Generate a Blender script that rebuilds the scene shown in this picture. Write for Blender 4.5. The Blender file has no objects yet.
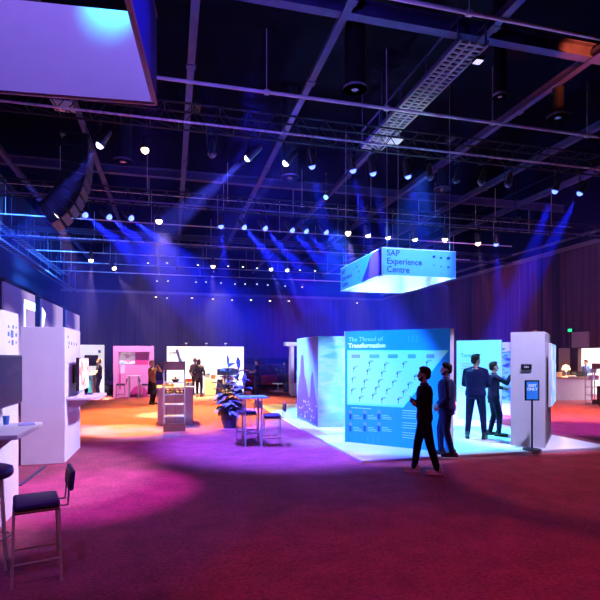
import bpy, bmesh, math, random
from mathutils import Vector, Matrix, Euler
random.seed(7)
SC = bpy.context.scene
COL = SC.collection
PI = math.pi

# ------------------------------------------------------------------ camera frame
FPX, HOR, CAMH = 500.0, 357.0, 1.87
YAW = math.radians(14.5)
CA, SA = math.cos(YAW), math.sin(YAW)

def ray(px, py):
    X = (px - 300) / FPX; Zu = (HOR - py) / FPX
    return Vector((CA * X + SA, -SA * X + CA, Zu))
CAMP = Vector((0, 0, CAMH))
def at_z(px, py, z=0.0):
    d = ray(px, py); return CAMP + d * ((z - CAMH) / d.z)
def at_y(px, py, y):
    d = ray(px, py); return CAMP + d * (y / d.y)
def at_x(px, py, x):
    d = ray(px, py); return CAMP + d * (x / d.x)
def at_d(px, py, Z):
    return CAMP + ray(px, py) * Z
def at_plane(px, py, p, n):
    d = ray(px, py); return CAMP + d * ((p - CAMP).dot(n) / d.dot(n))
def cam2w(X, Z):
    return Vector((X * CA + Z * SA, -X * SA + Z * CA, 0))
RIGHT = Vector((CA, -SA, 0)); FWD = Vector((SA, CA, 0))

# ------------------------------------------------------------------ materials
def lin(h):
    if not isinstance(h, str): return tuple(h)[:3]
    h = h.lstrip('#'); out = []
    for i in (0, 2, 4):
        c = int(h[i:i+2], 16) / 255
        out.append(c / 12.92 if c <= 0.04045 else ((c + 0.055) / 1.055) ** 2.4)
    return tuple(out)

MATS = {}
def mat(name, color=(.5, .5, .5), rough=.5, metal=0.0, emit=0.0, ecol=None, var=.12, scale=8.0, stretch=(1, 1, 1), bump=0.0):
    """Principled material whose base colour is varied by a procedural noise in object space."""
    if name in MATS: return MATS[name]
    m = bpy.data.materials.new(name); m.use_nodes = True
    nt = m.node_tree; N = nt.nodes; L = nt.links
    b = N['Principled BSDF']; c = lin(color)
    b.inputs['Roughness'].default_value = rough; b.inputs['Metallic'].default_value = metal
    tc = N.new('ShaderNodeTexCoord'); mp = N.new('ShaderNodeMapping'); mp.inputs['Scale'].default_value = stretch
    nz = N.new('ShaderNodeTexNoise'); nz.inputs['Scale'].default_value = scale; nz.inputs['Detail'].default_value = 4
    rp = N.new('ShaderNodeValToRGB')
    rp.color_ramp.elements[0].position = .3; rp.color_ramp.elements[1].position = .7
    rp.color_ramp.elements[0].color = (*[max(0, x * (1 - var)) for x in c], 1)
    rp.color_ramp.elements[1].color = (*[min(1, x * (1 + var)) for x in c], 1)
    L.new(tc.outputs['Object'], mp.inputs['Vector']); L.new(mp.outputs['Vector'], nz.inputs['Vector'])
    L.new(nz.outputs['Fac'], rp.inputs['Fac']); L.new(rp.outputs['Color'], b.inputs['Base Color'])
    if bump:
        bp = N.new('ShaderNodeBump'); bp.inputs['Strength'].default_value = bump; bp.inputs['Distance'].default_value = .02
        L.new(nz.outputs['Fac'], bp.inputs['Height']); L.new(bp.outputs['Normal'], b.inputs['Normal'])
    if emit:
        b.inputs['Emission Color'].default_value = (*lin(ecol if ecol else color), 1)
        b.inputs['Emission Strength'].default_value = emit
    MATS[name] = m
    return m

# ------------------------------------------------------------------ mesh builder
class MB:
    def __init__(s): s.bm = bmesh.new()
    def _fin(s, vs, mi, M=None):
        if M is not None: bmesh.ops.transform(s.bm, matrix=M, verts=vs)
        for f in {f for v in vs for f in v.link_faces}: f.material_index = mi
    def box(s, c, d, rz=0, rot=None, bev=0, seg=2, mi=0):
        R = rot.to_matrix().to_4x4() if rot is not None else Matrix.Rotation(rz, 4, 'Z')
        r = bmesh.ops.create_cube(s.bm, size=1.0); vs = r['verts']
        bmesh.ops.transform(s.bm, matrix=Matrix.Diagonal((*d, 1)), verts=vs)
        if bev:
            es = list({e for v in vs for e in v.link_edges})
            o = bmesh.ops.bevel(s.bm, geom=es, offset=bev, segments=seg, affect='EDGES', profile=.5)
            vs = list({v for f in o['faces'] for v in f.verts} | {v for v in vs if v.is_valid})
            # gather the whole island
            seen = set(vs); st = list(vs)
            while st:
                v = st.pop()
                for e in v.link_edges:
                    w = e.other_vert(v)
                    if w not in seen: seen.add(w); st.append(w)
            vs = list(seen)
        s._fin(vs, mi, Matrix.Translation(c) @ R); return s
    def cyl(s, p0, p1, r0, r1=None, seg=12, mi=0, caps=True):
        p0 = Vector(p0); p1 = Vector(p1); d = p1 - p0
        if d.length < 1e-6: return s
        r1 = r0 if r1 is None else r1
        r = bmesh.ops.create_cone(s.bm, cap_ends=caps, cap_tris=False, segments=seg, radius1=r0, radius2=r1, depth=d.length)
        s._fin(r['verts'], mi, Matrix.Translation((p0 + p1) / 2) @ d.to_track_quat('Z', 'Y').to_matrix().to_4x4()); return s
    def sph(s, c, r, seg=14, rings=9, rot=None, mi=0):
        if not hasattr(r, '__len__'): r = (r, r, r)
        o = bmesh.ops.create_uvsphere(s.bm, u_segments=seg, v_segments=rings, radius=1.0)
        R = rot.to_matrix().to_4x4() if rot is not None else Matrix.Identity(4)
        s._fin(o['verts'], mi, Matrix.Translation(c) @ R @ Matrix.Diagonal((*r, 1))); return s
    def tube(s, pts, r, seg=10, mi=0):
        for a, b in zip(pts[:-1], pts[1:]): s.cyl(a, b, r, seg=seg, mi=mi)
        for p in pts[1:-1]: s.sph(p, r, seg=seg, rings=6, mi=mi)
        return s
    def prism(s, pts, vec, mi=0):
        """closed solid: polygon pts (3-D) pushed along vec"""
        vec = Vector(vec); a = [s.bm.verts.new(Vector(p)) for p in pts]; b = [s.bm.verts.new(Vector(p) + vec) for p in pts]
        n = len(a); fs = [s.bm.faces.new(a), s.bm.faces.new(b[::-1])]
        for i in range(n): fs.append(s.bm.faces.new((a[i], b[i], b[(i+1) % n], a[(i+1) % n])))
        for f in fs: f.material_index = mi
        return s
    def lathe(s, prof, c=(0, 0, 0), seg=24, mi=0):
        rings = []
        for r, z in prof:
            rings.append([s.bm.verts.new((c[0] + r * math.cos(2*PI*i/seg), c[1] + r * math.sin(2*PI*i/seg), c[2] + z)) for i in range(seg)])
        for A, B in zip(rings[:-1], rings[1:]):
            for i in range(seg):
                f = s.bm.faces.new((A[i], A[(i+1) % seg], B[(i+1) % seg], B[i])); f.material_index = mi
        for R_ in (rings[0], rings[-1]):
            try: s.bm.faces.new(R_)
            except Exception: pass
        return s
    def ringstack(s, rings, seg=18):
        """closed loft of ellipses: (centre, rx, ry)"""
        R = []
        for c, rx, ry in rings:
            c = Vector(c); R.append([s.bm.verts.new(c + Vector((rx * math.cos(2*PI*i/seg), ry * math.sin(2*PI*i/seg), 0))) for i in range(seg)])
        for A, B in zip(R[:-1], R[1:]):
            for i in range(seg): s.bm.faces.new((A[i], A[(i+1) % seg], B[(i+1) % seg], B[i]))
        s.bm.faces.new(R[0][::-1]); s.bm.faces.new(R[-1]); return s
    def cap(s, p0, p1, r0, r1, seg=12):
        s.cyl(p0, p1, r0, r1, seg=seg); s.sph(p0, r0, seg=seg, rings=8); s.sph(p1, r1, seg=seg, rings=8); return s
    def mesh(s, name, mats, smooth=None):
        bmesh.ops.recalc_face_normals(s.bm, faces=s.bm.faces[:])
        me = bpy.data.meshes.new(name); s.bm.to_mesh(me); s.bm.free()
        for m in (mats if isinstance(mats, (list, tuple)) else [mats]): me.materials.append(m)
        if smooth is not None:
            me.shade_smooth(); me.set_sharp_from_angle(angle=math.radians(smooth))
        return me

def obj(name, mb, m, parent=None, loc=(0, 0, 0), rz=0, smooth=None):
    me = mb.mesh(name, m, smooth) if isinstance(mb, MB) else mb
    o = bpy.data.objects.new(name, me); COL.objects.link(o)
    o.location = loc; o.rotation_euler = (0, 0, rz)
    if parent is not None: o.parent = parent
    return o
def tag(o, label=None, cat=None, group=None, kind=None):
    if label: o['label'] = label
    if cat: o['category'] = cat
    if group: o['group'] = group
    if kind: o['kind'] = kind
    return o
def thing(name, label, cat, loc=(0, 0, 0), rz=0, group=None):
    o = bpy.data.objects.new(name, None); COL.objects.link(o)
    o.location = loc; o.rotation_euler = (0, 0, rz); o.empty_display_size = .1
    return tag(o, label, cat, group)
def struct(name, mb, m, parent=None, smooth=None):
    o = obj(name, mb, m, parent, smooth=smooth); o['kind'] = 'structure'; return o
KIDS = {}
def dup(root, loc, rz=0, label=None, group=None, rot=None):
    """copy of a thing with copies of its parts and sub-parts (mesh data shared)"""
    r = root.copy(); COL.objects.link(r); r.location = loc; r.rotation_euler = rot if rot else (0, 0, rz)
    if label: r['label'] = label
    if group: r['group'] = group
    for ch in [o for o in SC.objects if o.parent == root]:
        c = ch.copy(); COL.objects.link(c); c.parent = r
        for g in [o for o in SC.objects if o.parent == ch]:
            d = g.copy(); COL.objects.link(d); d.parent = c
    return r
def text_mesh(txt, size, ext=.002, bold=0.0, align='LEFT'):
    cu = bpy.data.curves.new('lettering', 'FONT'); cu.body = txt; cu.size = size; cu.extrude = ext; cu.offset = bold
    cu.align_x = align; cu.resolution_u = 3; cu.space_line = .95
    t = bpy.data.objects.new('lettering_source', cu); COL.objects.link(t)
    dg = bpy.context.evaluated_depsgraph_get()
    me = bpy.data.meshes.new_from_object(t.evaluated_get(dg))
    bpy.data.objects.remove(t); bpy.data.curves.remove(cu)
    return me
def text(name, txt, size, m, parent, loc, rz=0, bold=0.0, align='LEFT'):
    """upright lettering: reads along local +X turned by rz, facing local -Y"""
    me = text_mesh(txt, size, bold=bold, align=align); me.transform(Matrix.Rotation(PI/2, 4, 'X'))
    me.materials.clear(); me.materials.append(m)
    return obj(name, me, m, parent, loc, rz)

def spot(loc, target, color, watts, angle=30, blend=.3, radius=.08):
    l = bpy.data.lights.new('spot_light', 'SPOT'); l.energy = watts; l.color = color
    l.spot_size = math.radians(angle); l.spot_blend = blend; l.shadow_soft_size = radius
    o = bpy.data.objects.new('spot_light', l); COL.objects.link(o); o.location = loc
    o.rotation_euler = (Vector(target) - Vector(loc)).to_track_quat('-Z', 'Y').to_euler(); return o

# ------------------------------------------------------------------ palette
M_white = mat('white_board', (.80, .80, .82), .55, var=.03, scale=3)
M_whitelam = mat('white_laminate', (.82, .82, .84), .35, var=.02, scale=3)
M_black = mat('black_metal', (.012, .012, .014), .45, var=.3)
for _m in (M_black,): _m.node_tree.nodes['Principled BSDF'].inputs['Specular IOR Level'].default_value = .15
M_blackpl = mat('black_plastic', (.015, .015, .018), .3, var=.2)
M_darkfab = mat('dark_fabric', (.02, .018, .03), .85, var=.25, scale=60)
M_steel = mat('pale_steel', (.55, .54, .58), .35, metal=.6, var=.15, scale=14)
M_beam = mat('painted_steel', (.045, .038, .13), .65, var=.35, scale=2.5)
M_brass = mat('brass', (.80, .66, .46), .3, metal=.15, var=.1, scale=20)
M_wood = mat('plywood', (.30, .12, .05), .5, var=.2, scale=10, stretch=(1, 8, 8))
M_chrome = mat('chrome', (.7, .7, .72), .2, metal=1.0, var=.05)
M_glass = mat('screen_glass', (.01, .01, .014), .12, var=.1)
M_grey = mat('grey_paint', (.30, .30, .32), .6, var=.1, scale=4)
M_purplefab = mat('navy_vinyl', (.05, .035, .15), .4, var=.15, scale=30)

def carpet_material():
    m = bpy.data.materials.new('red_carpet'); m.use_nodes = True; nt = m.node_tree; N = nt.nodes; L = nt.links
    b = N['Principled BSDF']; b.inputs['Roughness'].default_value = .95
    tc = N.new('ShaderNodeTexCoord')
    n1 = N.new('ShaderNodeTexNoise'); n1.inputs['Scale'].default_value = 2.2; n1.inputs['Detail'].default_value = 6; n1.inputs['Roughness'].default_value = .7
    n2 = N.new('ShaderNodeTexNoise'); n2.inputs['Scale'].default_value = 28; n2.inputs['Detail'].default_value = 3
    mx = N.new('ShaderNodeMath'); mx.operation = 'ADD'
    ml = N.new('ShaderNodeMath'); ml.operation = 'MULTIPLY'; ml.inputs[1].default_value = .5
    rp = N.new('ShaderNodeValToRGB')
    rp.color_ramp.elements[0].position = .40; rp.color_ramp.elements[0].color = (.25, .046, .075, 1)
    rp.color_ramp.elements[1].position = .62; rp.color_ramp.elements[1].color = (.52, .095, .145, 1)
    L.new(tc.outputs['Object'], n1.inputs['Vector']); L.new(tc.outputs['Object'], n2.inputs['Vector'])
    L.new(n1.outputs['Fac'], mx.inputs[0]); L.new(n2.outputs['Fac'], mx.inputs[1]); L.new(mx.outputs[0], ml.inputs[0])
    L.new(ml.outputs[0], rp.inputs['Fac']); L.new(rp.outputs['Color'], b.inputs['Base Color'])
    bp = N.new('ShaderNodeBump'); bp.inputs['Strength'].default_value = .5; bp.inputs['Distance'].default_value = .01
    L.new(n2.outputs['Fac'], bp.inputs['Height']); L.new(bp.outputs['Normal'], b.inputs['Normal'])
    return m

def slat_wall_material(name, axis, c0, c1):
    """vertical timber strips: noise stretched along z, finely cut across the wall"""
    m = bpy.data.materials.new(name); m.use_nodes = True; nt = m.node_tree; N = nt.nodes; L = nt.links
    b = N['Principled BSDF']; b.inputs['Roughness'].default_value = .7; b.inputs['Specular IOR Level'].default_value = .2
    tc = N.new('ShaderNodeTexCoord'); mp = N.new('ShaderNodeMapping')
    mp.inputs['Scale'].default_value = (6, 6, .12)
    n1 = N.new('ShaderNodeTexNoise'); n1.inputs['Scale'].default_value = 1.0; n1.inputs['Detail'].default_value = 5; n1.inputs['Roughness'].default_value = .75
    wv = N.new('ShaderNodeTexWave'); wv.wave_type = 'BANDS'; wv.bands_direction = axis; wv.inputs['Scale'].default_value = 2.4
    wv.inputs['Distortion'].default_value = 0
    rp = N.new('ShaderNodeValToRGB')
    rp.color_ramp.elements[0].position = .34; rp.color_ramp.elements[0].color = (*c0, 1)
    rp.color_ramp.elements[1].position = .72; rp.color_ramp.elements[1].color = (*c1, 1)
    mix = N.new('ShaderNodeMix'); mix.data_type = 'RGBA'; mix.blend_type = 'MULTIPLY'; mix.inputs['Factor'].default_value = .75
    r2 = N.new('ShaderNodeValToRGB'); r2.color_ramp.elements[0].position = .0; r2.color_ramp.elements[0].color = (.1, .1, .1, 1)
    r2.color_ramp.elements[1].position = .35; r2.color_ramp.elements[1].color = (1, 1, 1, 1)
    L.new(tc.outputs['Object'], mp.inputs['Vector']); L.new(mp.outputs['Vector'], n1.inputs['Vector']); L.new(tc.outputs['Object'], wv.inputs['Vector'])
    L.new(n1.outputs['Fac'], rp.inputs['Fac']); L.new(wv.outputs['Fac'], r2.inputs['Fac'])
    L.new(rp.outputs['Color'], mix.inputs['A']); L.new(r2.outputs['Color'], mix.inputs['B'])
    L.new(mix.outputs['Result'], b.inputs['Base Color'])
    return m

# ================================================================== THE HALL
XL, XR, YB, YF, ZC = -8.2, 18.5, -6.0, 42.0, 11.0
struct('floor', MB().box(((XL+XR)/2+2, (YB+YF)/2, -.05), (XR-XL+6, YF-YB+1, .1)), carpet_material())
M_slat_far = slat_wall_material('timber_slats_far', 'X', (.020, .010, .014), (.13, .065, .075))
M_slat_side = slat_wall_material('timber_slats_side', 'Y', (.022, .009, .010), (.15, .062, .065))
M_void = mat('black_void', (.003, .003, .006), .9, var=.4, scale=1.5)
M_void.node_tree.nodes['Principled BSDF'].inputs['Specular IOR Level'].default_value = 0
M_drape = mat('black_drape', (.035, .035, .045), .9, var=.6, scale=3, stretch=(4, 4, .1), bump=.6)
WT = 6.95
struct('wall_far', MB().box(((XL+XR)/2, YF+.1, WT/2), (XR-XL, .2, WT)), M_slat_far)
struct('wall_far_upper', MB().box(((XL+XR)/2, YF+.25, (WT+ZC)/2), (XR-XL, .2, ZC-WT)), M_void)
# right wall with an opening to a bright side room between OY0 and OY1
OY0, OY1, OZ = 14.6, 19.45, 2.28
w = MB(); w.box((XR+.1, (OY1+YF)/2, WT/2), (.2, YF-OY1, WT)); w.box((XR+.1, (YB+OY0)/2, WT/2), (.2, OY0-YB, WT))
w.box((XR+.1, (OY0+OY1)/2, (OZ+WT)/2), (.2, OY1-OY0, WT-OZ))
struct('wall_right', w, M_slat_side)
struct('wall_right_upper', MB().box((XR+.25, (YB+YF)/2, (WT+ZC)/2), (.2, YF-YB, ZC-WT)), M_void)
struct('trim_1', MB().box((XR-.06, (YB+YF)/2, WT+.1), (.16, YF-YB, .2)).box((XR-.1, (YB+YF)/2, WT+.55), (.2, YF-YB, .08)), mat('soffit_rail', (.12, .10, .13), .6))
struct('trim_2', MB().box(((XL+XR)/2, YF-.06, WT+.1), (XR-XL, .16, .2)), mat('soffit_rail', (.12, .10, .13), .6))
for n, (px, wd) in enumerate([(541, .30), (557, .34), (471, .22)]):
    p = at_x(px, 357, XR)
    struct('trim_%d' % (n+3), MB().box((XR-.05, p.y, WT/2), (.12, wd, WT)), mat('dark_recess', (.012, .010, .014), .8))
struct('wall_left', MB().box((XL-.1, (YB+YF)/2, ZC/2), (.2, YF-YB, ZC)), M_drape)
struct('wall_near', MB().box(((XL+XR)/2, YB-.1, ZC/2), (XR-XL, .2, ZC)), M_void)
struct('ceiling', MB().box(((XL+XR)/2, (YB+YF)/2, ZC+.1), (XR-XL, YF-YB, .2)), M_void)
# side room behind the opening
struct('wall_room_back', MB().box((22.0, 17.0, 1.6), (.1, 7.0, 3.2)), M_white)
struct('wall_room_far', MB().box((20.3, 20.5, 1.6), (3.4, .1, 3.2)), M_white)
struct('wall_room_near', MB().box((20.3, 13.5, 1.6), (3.4, .1, 3.2)), M_white)
struct('ceiling_room', MB().box((20.3, 17, 3.2), (3.4, 7, .1)), M_white)
# header board over the opening, pale door panel beside it, exit sign
p0 = at_x(572, 340, XR-.1); p1 = at_x(588, 340, XR-.1)
zt, zb = at_x(580, 332, XR).z, at_x(580, 347.5, XR).z
tag(obj('mounted_board', MB().box((0, 0, 0), (.12, abs(p0.y-p1.y), zt-zb), bev=.01), mat('grey_board', (.34, .30, .34), .6, var=.06), loc=(XR-.07, (p0.y+p1.y)/2, (zt+zb)/2)),
    'plain grey board fixed on the timber wall above the bright opening', 'board')
p0 = at_x(559.5, 347, XR); p1 = at_x(570.5, 347, XR)
d = MB().box((XR-.03, (p0.y+p1.y)/2, 1.15), (.08, abs(p0.y-p1.y)-.04, 2.3), bev=.008)
dr = struct('door_1', d, mat('beige_door', (.50, .42, .30), .5, var=.05))
obj('handle', MB().cyl((XR-.12, p1.y+.08, 1.0), (XR-.12, p1.y+.08, 1.25), .012).box((XR-.09, p1.y+.08, 1.12), (.05, .02, .02)), M_chrome, dr)
p = at_x(571.7, 330.3, XR)
ex = thing('exit_sign', 'small glowing green exit sign high on the timber wall', 'exit sign', (XR-.06, p.y, p.z))
obj('housing', MB().box((0, 0, 0), (.08, .28, .17), bev=.01), M_black, ex)
obj('sign_face', MB().box((-.045, 0, 0), (.01, .24, .13)), mat('exit_green', (.02, .5, .18), .4, emit=1.6, ecol=(.02, .85, .30), var=.02), ex)

# ================================================================== CEILING STEEL
ZB = 8.87
nbeam = 0
BW = ['nearest', 'second', 'third', 'farthest']
for i, y in enumerate((9.68, 20.2, 30.7)):
    b = MB(); b.box((0, 0, .0), (XR-XL-.2, .22, .03)); b.box((0, 0, .15), (XR-XL-.2, .03, .3)); b.box((0, 0, .3), (XR-XL-.2, .22, .03))
    tag(obj('cross_beam', b, M_beam, loc=((XL+XR)/2, y, ZB)), '%s wide steel beam running across the hall under the black ceiling' % ['nearest', 'middle', 'farthest'][i], 'beam', 'ceiling cross beams')
for i, x in enumerate((-5.6, -2.55, .47, 3.43, 6.6, 9.56, 12.6, 15.6)):
    b = MB(); b.box((0, 0, 0), (.17, 40, .03)); b.box((0, 0, .12), (.03, 40, .24))
    for k in range(13): b.box((0, -18+3*k, -.02), (.22, .18, .035))
    tag(obj('ceiling_joist', b, M_beam, loc=(x, 21.2, ZB-.05)), '%s steel joist from the left running away along the hall under the ceiling' % ['first', 'second', 'third', 'fourth', 'fifth', 'sixth', 'seventh', 'last'][i], 'joist', 'ceiling joists')
ORD = ['first', 'second', 'third', 'fourth', 'fifth', 'sixth', 'seventh', 'eighth', 'ninth', 'tenth', 'eleventh', 'twelfth', 'thirteenth', 'fourteenth', 'fifteenth', 'sixteenth', 'seventeenth']
M_pipe = mat('pale_pipe', (.85, .83, .88), .45, var=.1, scale=1.5)
pipe_rows = [(7.87, 8.0, .036), (11.4, 8.0, .038), (19.6, 8.0, .03), (21.1, 8.0, .026), (23.9, 8.0, .026), (27.9, 8.0, .03), (31.5, 8.0, .03), (35.0, 8.0, .03), (38.5, 8.0, .03)]
for i, (y, z, r) in enumerate(pipe_rows):
    b = MB().cyl((-(XR-XL)/2+.2, 0, 0), ((XR-XL)/2-.2, 0, 0), r, seg=10)
    for k in range(9): b.cyl((-12+3*k, 0, 0), (-12+3*k, 0, ZB-z+.6), .008, seg=5); b.cyl((-12+3*k-.05, 0, 0), (-12+3*k+.05, 0, 0), r*1.7, seg=10)
    tag(obj('lighting_pipe', b, M_pipe, loc=((XL+XR)/2, y, z), smooth=40), '%s thin pale pipe from the camera hung across the hall' % ORD[i], 'pipe', 'hung lighting pipes')

def truss(y, z, near_mat, label, x0=XL+.3, x1=XR-.3):
    h, wd = .42, .42
    t = thing('lighting_truss', label, 'truss', (0, y, z), 0, 'lighting trusses')
    for dy in (-wd/2, wd/2):
        for dz in (0, h):
            obj('chord', MB().cyl((x0, dy, dz), (x1, dy, dz), .026, seg=8), near_mat if (dy < 0 and dz == 0) else M_black, t, smooth=40)
    L_ = MB(); n = int((x1-x0)/.62)
    for k in range(n):
        xa = x0+(x1-x0)*k/n; xb = x0+(x1-x0)*(k+1)/n; m_ = (xa+xb)/2
        for dy in (-wd/2, wd/2):
            L_.cyl((xa, dy, 0), (m_, dy, h), .011, seg=5); L_.cyl((m_, dy, h), (xb, dy, 0), .011, seg=5)
        L_.cyl((xa, -wd/2, 0), (xa, wd/2, 0), .011, seg=5); L_.cyl((xa, -wd/2, 0), (xb, wd/2, 0), .009, seg=5)
        L_.cyl((m_, -wd/2, h), (m_, wd/2, h), .011, seg=5)
    obj('lacing', L_, M_black, t)
    for x in (x0+2, x0+8.5, x0+15, x0+21.5): obj('hanging_cable', MB().cyl((x, 0, h), (x, 0, ZB-z+.2), .012, seg=6).box((x, 0, h+.05), (.12, .5, .1)), M_black, t)
    return t
M_chordlit = mat('bright_chord', (.60, .58, .64), .4, metal=.25, var=.35, scale=9, stretch=(1, .1, .1))  # bright strip on the near chord put into a paler colour
T1Y, T2Y, T3Y = 11.66, 17.5, 24.0
truss(T1Y, 7.12, M_chordlit, 'near lighting truss spanning the hall in front of the others')
truss(T2Y, 7.0, M_beam, 'middle lighting truss carrying the long row of blue lamps')
truss(T3Y, 7.05, M_beam, 'far lighting truss deep in the hall with few warm lamps')

# stage lamps -----------------------------------------------------------------
LENS = {'white': mat('lens_white', (1, 1, 1), .3, emit=9, ecol=(.6, .62, 1.0), var=0),
        'blue': mat('lens_blue', (.3, .5, 1), .3, emit=6, ecol=(.07, .12, 1.0), var=0),
        'cyan': mat('lens_cyan', (.3, .7, 1), .3, emit=5, ecol=(.1, .45, 1.0), var=0),
        'warm': mat('lens_warm', (1, .9, .7), .3, emit=24, ecol=(1.0, .70, .38), var=0),
        'off': mat('lens_unlit', (.05, .06, .12), .15, var=0)}
BCOL = {'white': (.50, .48, 1.0), 'blue': (.05, .10, 1.0), 'cyan': (.05, .3, 1.0), 'warm': (1.0, .56, .20)}
_lamp_cache = {}
BEAM = 36.0
def lamp_meshes(kind, r):
    k = (kind, r)
    if k not in _lamp_cache:
        body = MB().cyl((0, 0, .34), (0, 0, .02), r*.75, r*1.05, seg=16); body.cyl((0, 0, .40), (0, 0, .34), r*.45, r*.75, seg=16); body.cyl((0, 0, .05), (0, 0, 0), r*1.18, seg=16)
        lens = MB().sph((0, 0, .0), (r*.95, r*.95, r*.95), seg=14, rings=8)
        yoke = MB().tube([(-r*1.35, 0, .2), (-r*1.35, 0, .48), (r*1.35, 0, .48), (r*1.35, 0, .2)], .012, seg=6)
        _lamp_cache[k] = (body.mesh('lamp_body', M_blackpl, 40), lens.mesh('lens', LENS[kind], 60), yoke.mesh('yoke', M_black, 40))
    return _lamp_cache[k]
def lamp(pos, aim, kind, label, top, r=.09, group=None, watts=0, angle=16, blend=.5):
    """pos = lens centre; local +Z of the head points away from the aim"""
    t = thing('stage_lamp', label, 'stage lamp', pos, 0, group)
    b, l, y = lamp_meshes(kind, r)
    d = Vector(aim).normalized(); q = (-d).to_track_quat('Z', 'Y').to_euler()
    o = obj('lamp_body', b, None, t); o.rotation_euler = q
    g = obj('lens', l, None, o)
    yk = obj('yoke', y, None, t); yk.rotation_euler = (0, 0, math.atan2(d.y, d.x)+PI/2)
    obj('hook_clamp', MB().cyl((0, 0, .46), (0, 0, max(.47, top-pos.z-.075)), .016, seg=6).box((0, 0, max(.47, top-pos.z-.075)), (.07, .09, .06)), M_black, t)
    if kind != 'off' and watts:
        spot(Vector(pos)+d*(r*1.0+.03), Vector(pos)+d*5, BCOL[kind], watts*BEAM, angle, blend, .05)
    return t
def aimv(r, f, u):  # camera-right, forward, up components in the hall
    return RIGHT*r + FWD*f + Vector((0, 0, u))
rowsT1 = [(100, 145, 'white', aimv(-.6, -.1, -.9), 500), (145, 150, 'warm', aimv(.1, -.3, -1), 0), (212, 155, 'off', aimv(0, -.3, -1), 0), (248, 158, 'white', aimv(-1.05, .35, -.72), 2200),
          (286, 163, 'white', aimv(-.8, .1, -.9), 350), (312, 166, 'blue', aimv(.25, .3, -1), 1100), (353, 170, 'blue', aimv(.25, .2, -1), 1000), (373, 173, 'blue', aimv(.25, .2, -1), 900),
          (408, 176, 'blue', aimv(.3, .2, -1), 1100), (430, 178, 'off', aimv(0, -.2, -1), 0), (456, 181, 'off', aimv(-.3, -.2, -1), 0), (481, 183, 'off', aimv(-.3, -.2, -1), 0), (508, 185, 'off', aimv(-.3, -.2, -1), 0),
          (555, 191, 'blue', aimv(-.3, .2, -1), 1300), (580, 193, 'blue', aimv(-.45, .3, -1), 1600)]
KW = {'white': 'white', 'blue': 'blue', 'cyan': 'cyan', 'warm': 'warm white', 'off': 'unlit'}
for i, (px, py, k, a, wt) in enumerate(rowsT1):
    lamp(at_y(px, py, T1Y), a, k, '%s lamp on the near truss, %s from the left end of its row' % (KW[k], ORD[i]), 7.12, .085, 'stage lamps on the near truss', wt, 17)
rowsT2 = [(57, 214, 'warm', aimv(.5, -.5, -1), 500), (85, 215, 'blue', aimv(.95, -.3, -.75), 2200), (109, 217, 'blue', aimv(.95, -.3, -.75), 2200), (131, 218, 'blue', aimv(.95, -.3, -.75), 2400), (159, 221, 'warm', aimv(.05, -.1, -1), 600),
          (221, 226, 'blue', aimv(.1, 0, -1), 800), (244, 227, 'blue', aimv(.75, -.25, -.9), 2600), (265, 228, 'blue', aimv(.75, -.25, -.9), 2400), (292, 230, 'blue', aimv(.75, -.25, -.9), 1900), (306, 231, 'blue', aimv(.75, -.25, -.9), 1700),
          (326, 232, 'blue', aimv(.7, -.25, -.9), 1500), (348, 233, 'warm', aimv(.1, -.3, -1), 1000), (368, 235, 'white', aimv(.3, .1, -1), 600), (388, 237, 'white', aimv(.2, .2, -1), 300), (415, 239, 'white', aimv(.2, .2, -1), 500),
          (445, 239, 'warm', aimv(0, .1, -1), 300), (478, 243, 'warm', aimv(.2, .1, -1), 200), (496, 244, 'blue', aimv(.1, .1, -1), 700)]
ORD.append('eighteenth')
for i, (px, py, k, a, wt) in enumerate(rowsT2):
    lamp(at_y(px, py, T2Y), a, k, '%s lamp on the middle truss, %s from the left end of its row' % (KW[k], ORD[i]), 7.0, .105, 'stage lamps on the middle truss', wt, 17)
rowsT3 = [(91, 260, 'warm', aimv(0, 0, -1), 700), (114, 268, 'warm', aimv(.6, 0, -1), 500), (213, 266, 'warm', aimv(0, 0, -1), 700), (271, 269, 'white', aimv(.4, -.2, -1), 400), (287, 270, 'white', aimv(.4, -.2, -1), 200)]
for i, (px, py, k, a, wt) in enumerate(rowsT3):
    lamp(at_y(px, py, T3Y), a, k, '%s lamp on the far truss, %s from the left end of its row' % (KW[k], ORD[i]), 7.05, .10, 'stage lamps on the far truss', wt, 20)
p = at_d(326, 197, 16.0)
lamp(p, aimv(-.5, -.4, -.8), 'cyan', 'single cyan lamp hung between the near and middle truss', 7.8, .08, None, 300, 16)
# recessed house lights deep in the hall
dl = {True: mat('downlight_warm', (1, .9, .7), .4, emit=9, ecol=(1, .78, .5), var=0), False: mat('downlight_cool', (1, 1, 1), .4, emit=6, ecol=(.75, .78, 1), var=0)}
can_me = MB().cyl((0, 0, .22), (0, 0, 0), .09, .11, seg=14).cyl((0, 0, .22), (0, 0, 1.4), .012, seg=6).mesh('can', M_black, 40)
glow_me = {k: MB().cyl((0, 0, -.012), (0, 0, .0), .055 if not k else .075, seg=14).mesh('glow_disc', dl[k]) for k in dl}
rowsH = [('nearest', 30.0, [(148, 263, 0), (167, 263, 0), (198, 265, 0), (228, 266, 0), (243, 267, 0), (257, 268, 0), (300, 270, 0), (315, 271, 0)]),
         ('middle', 36.0, [(157, 281, 0), (168, 281, 0), (196, 282, 0), (206, 282, 0), (221, 283, 0), (235, 284, 0), (245, 284, 0), (257, 284, 0), (268, 285, 0), (285, 286, 0), (302, 287, 0)]),
         ('last', 40.5, [(156, 297, 1), (167, 298, 0), (192, 298, 1), (213, 299, 1), (232, 300, 1), (251, 300, 1), (270, 301, 1), (289, 301, 1), (357, 303, 1)])]
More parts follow.
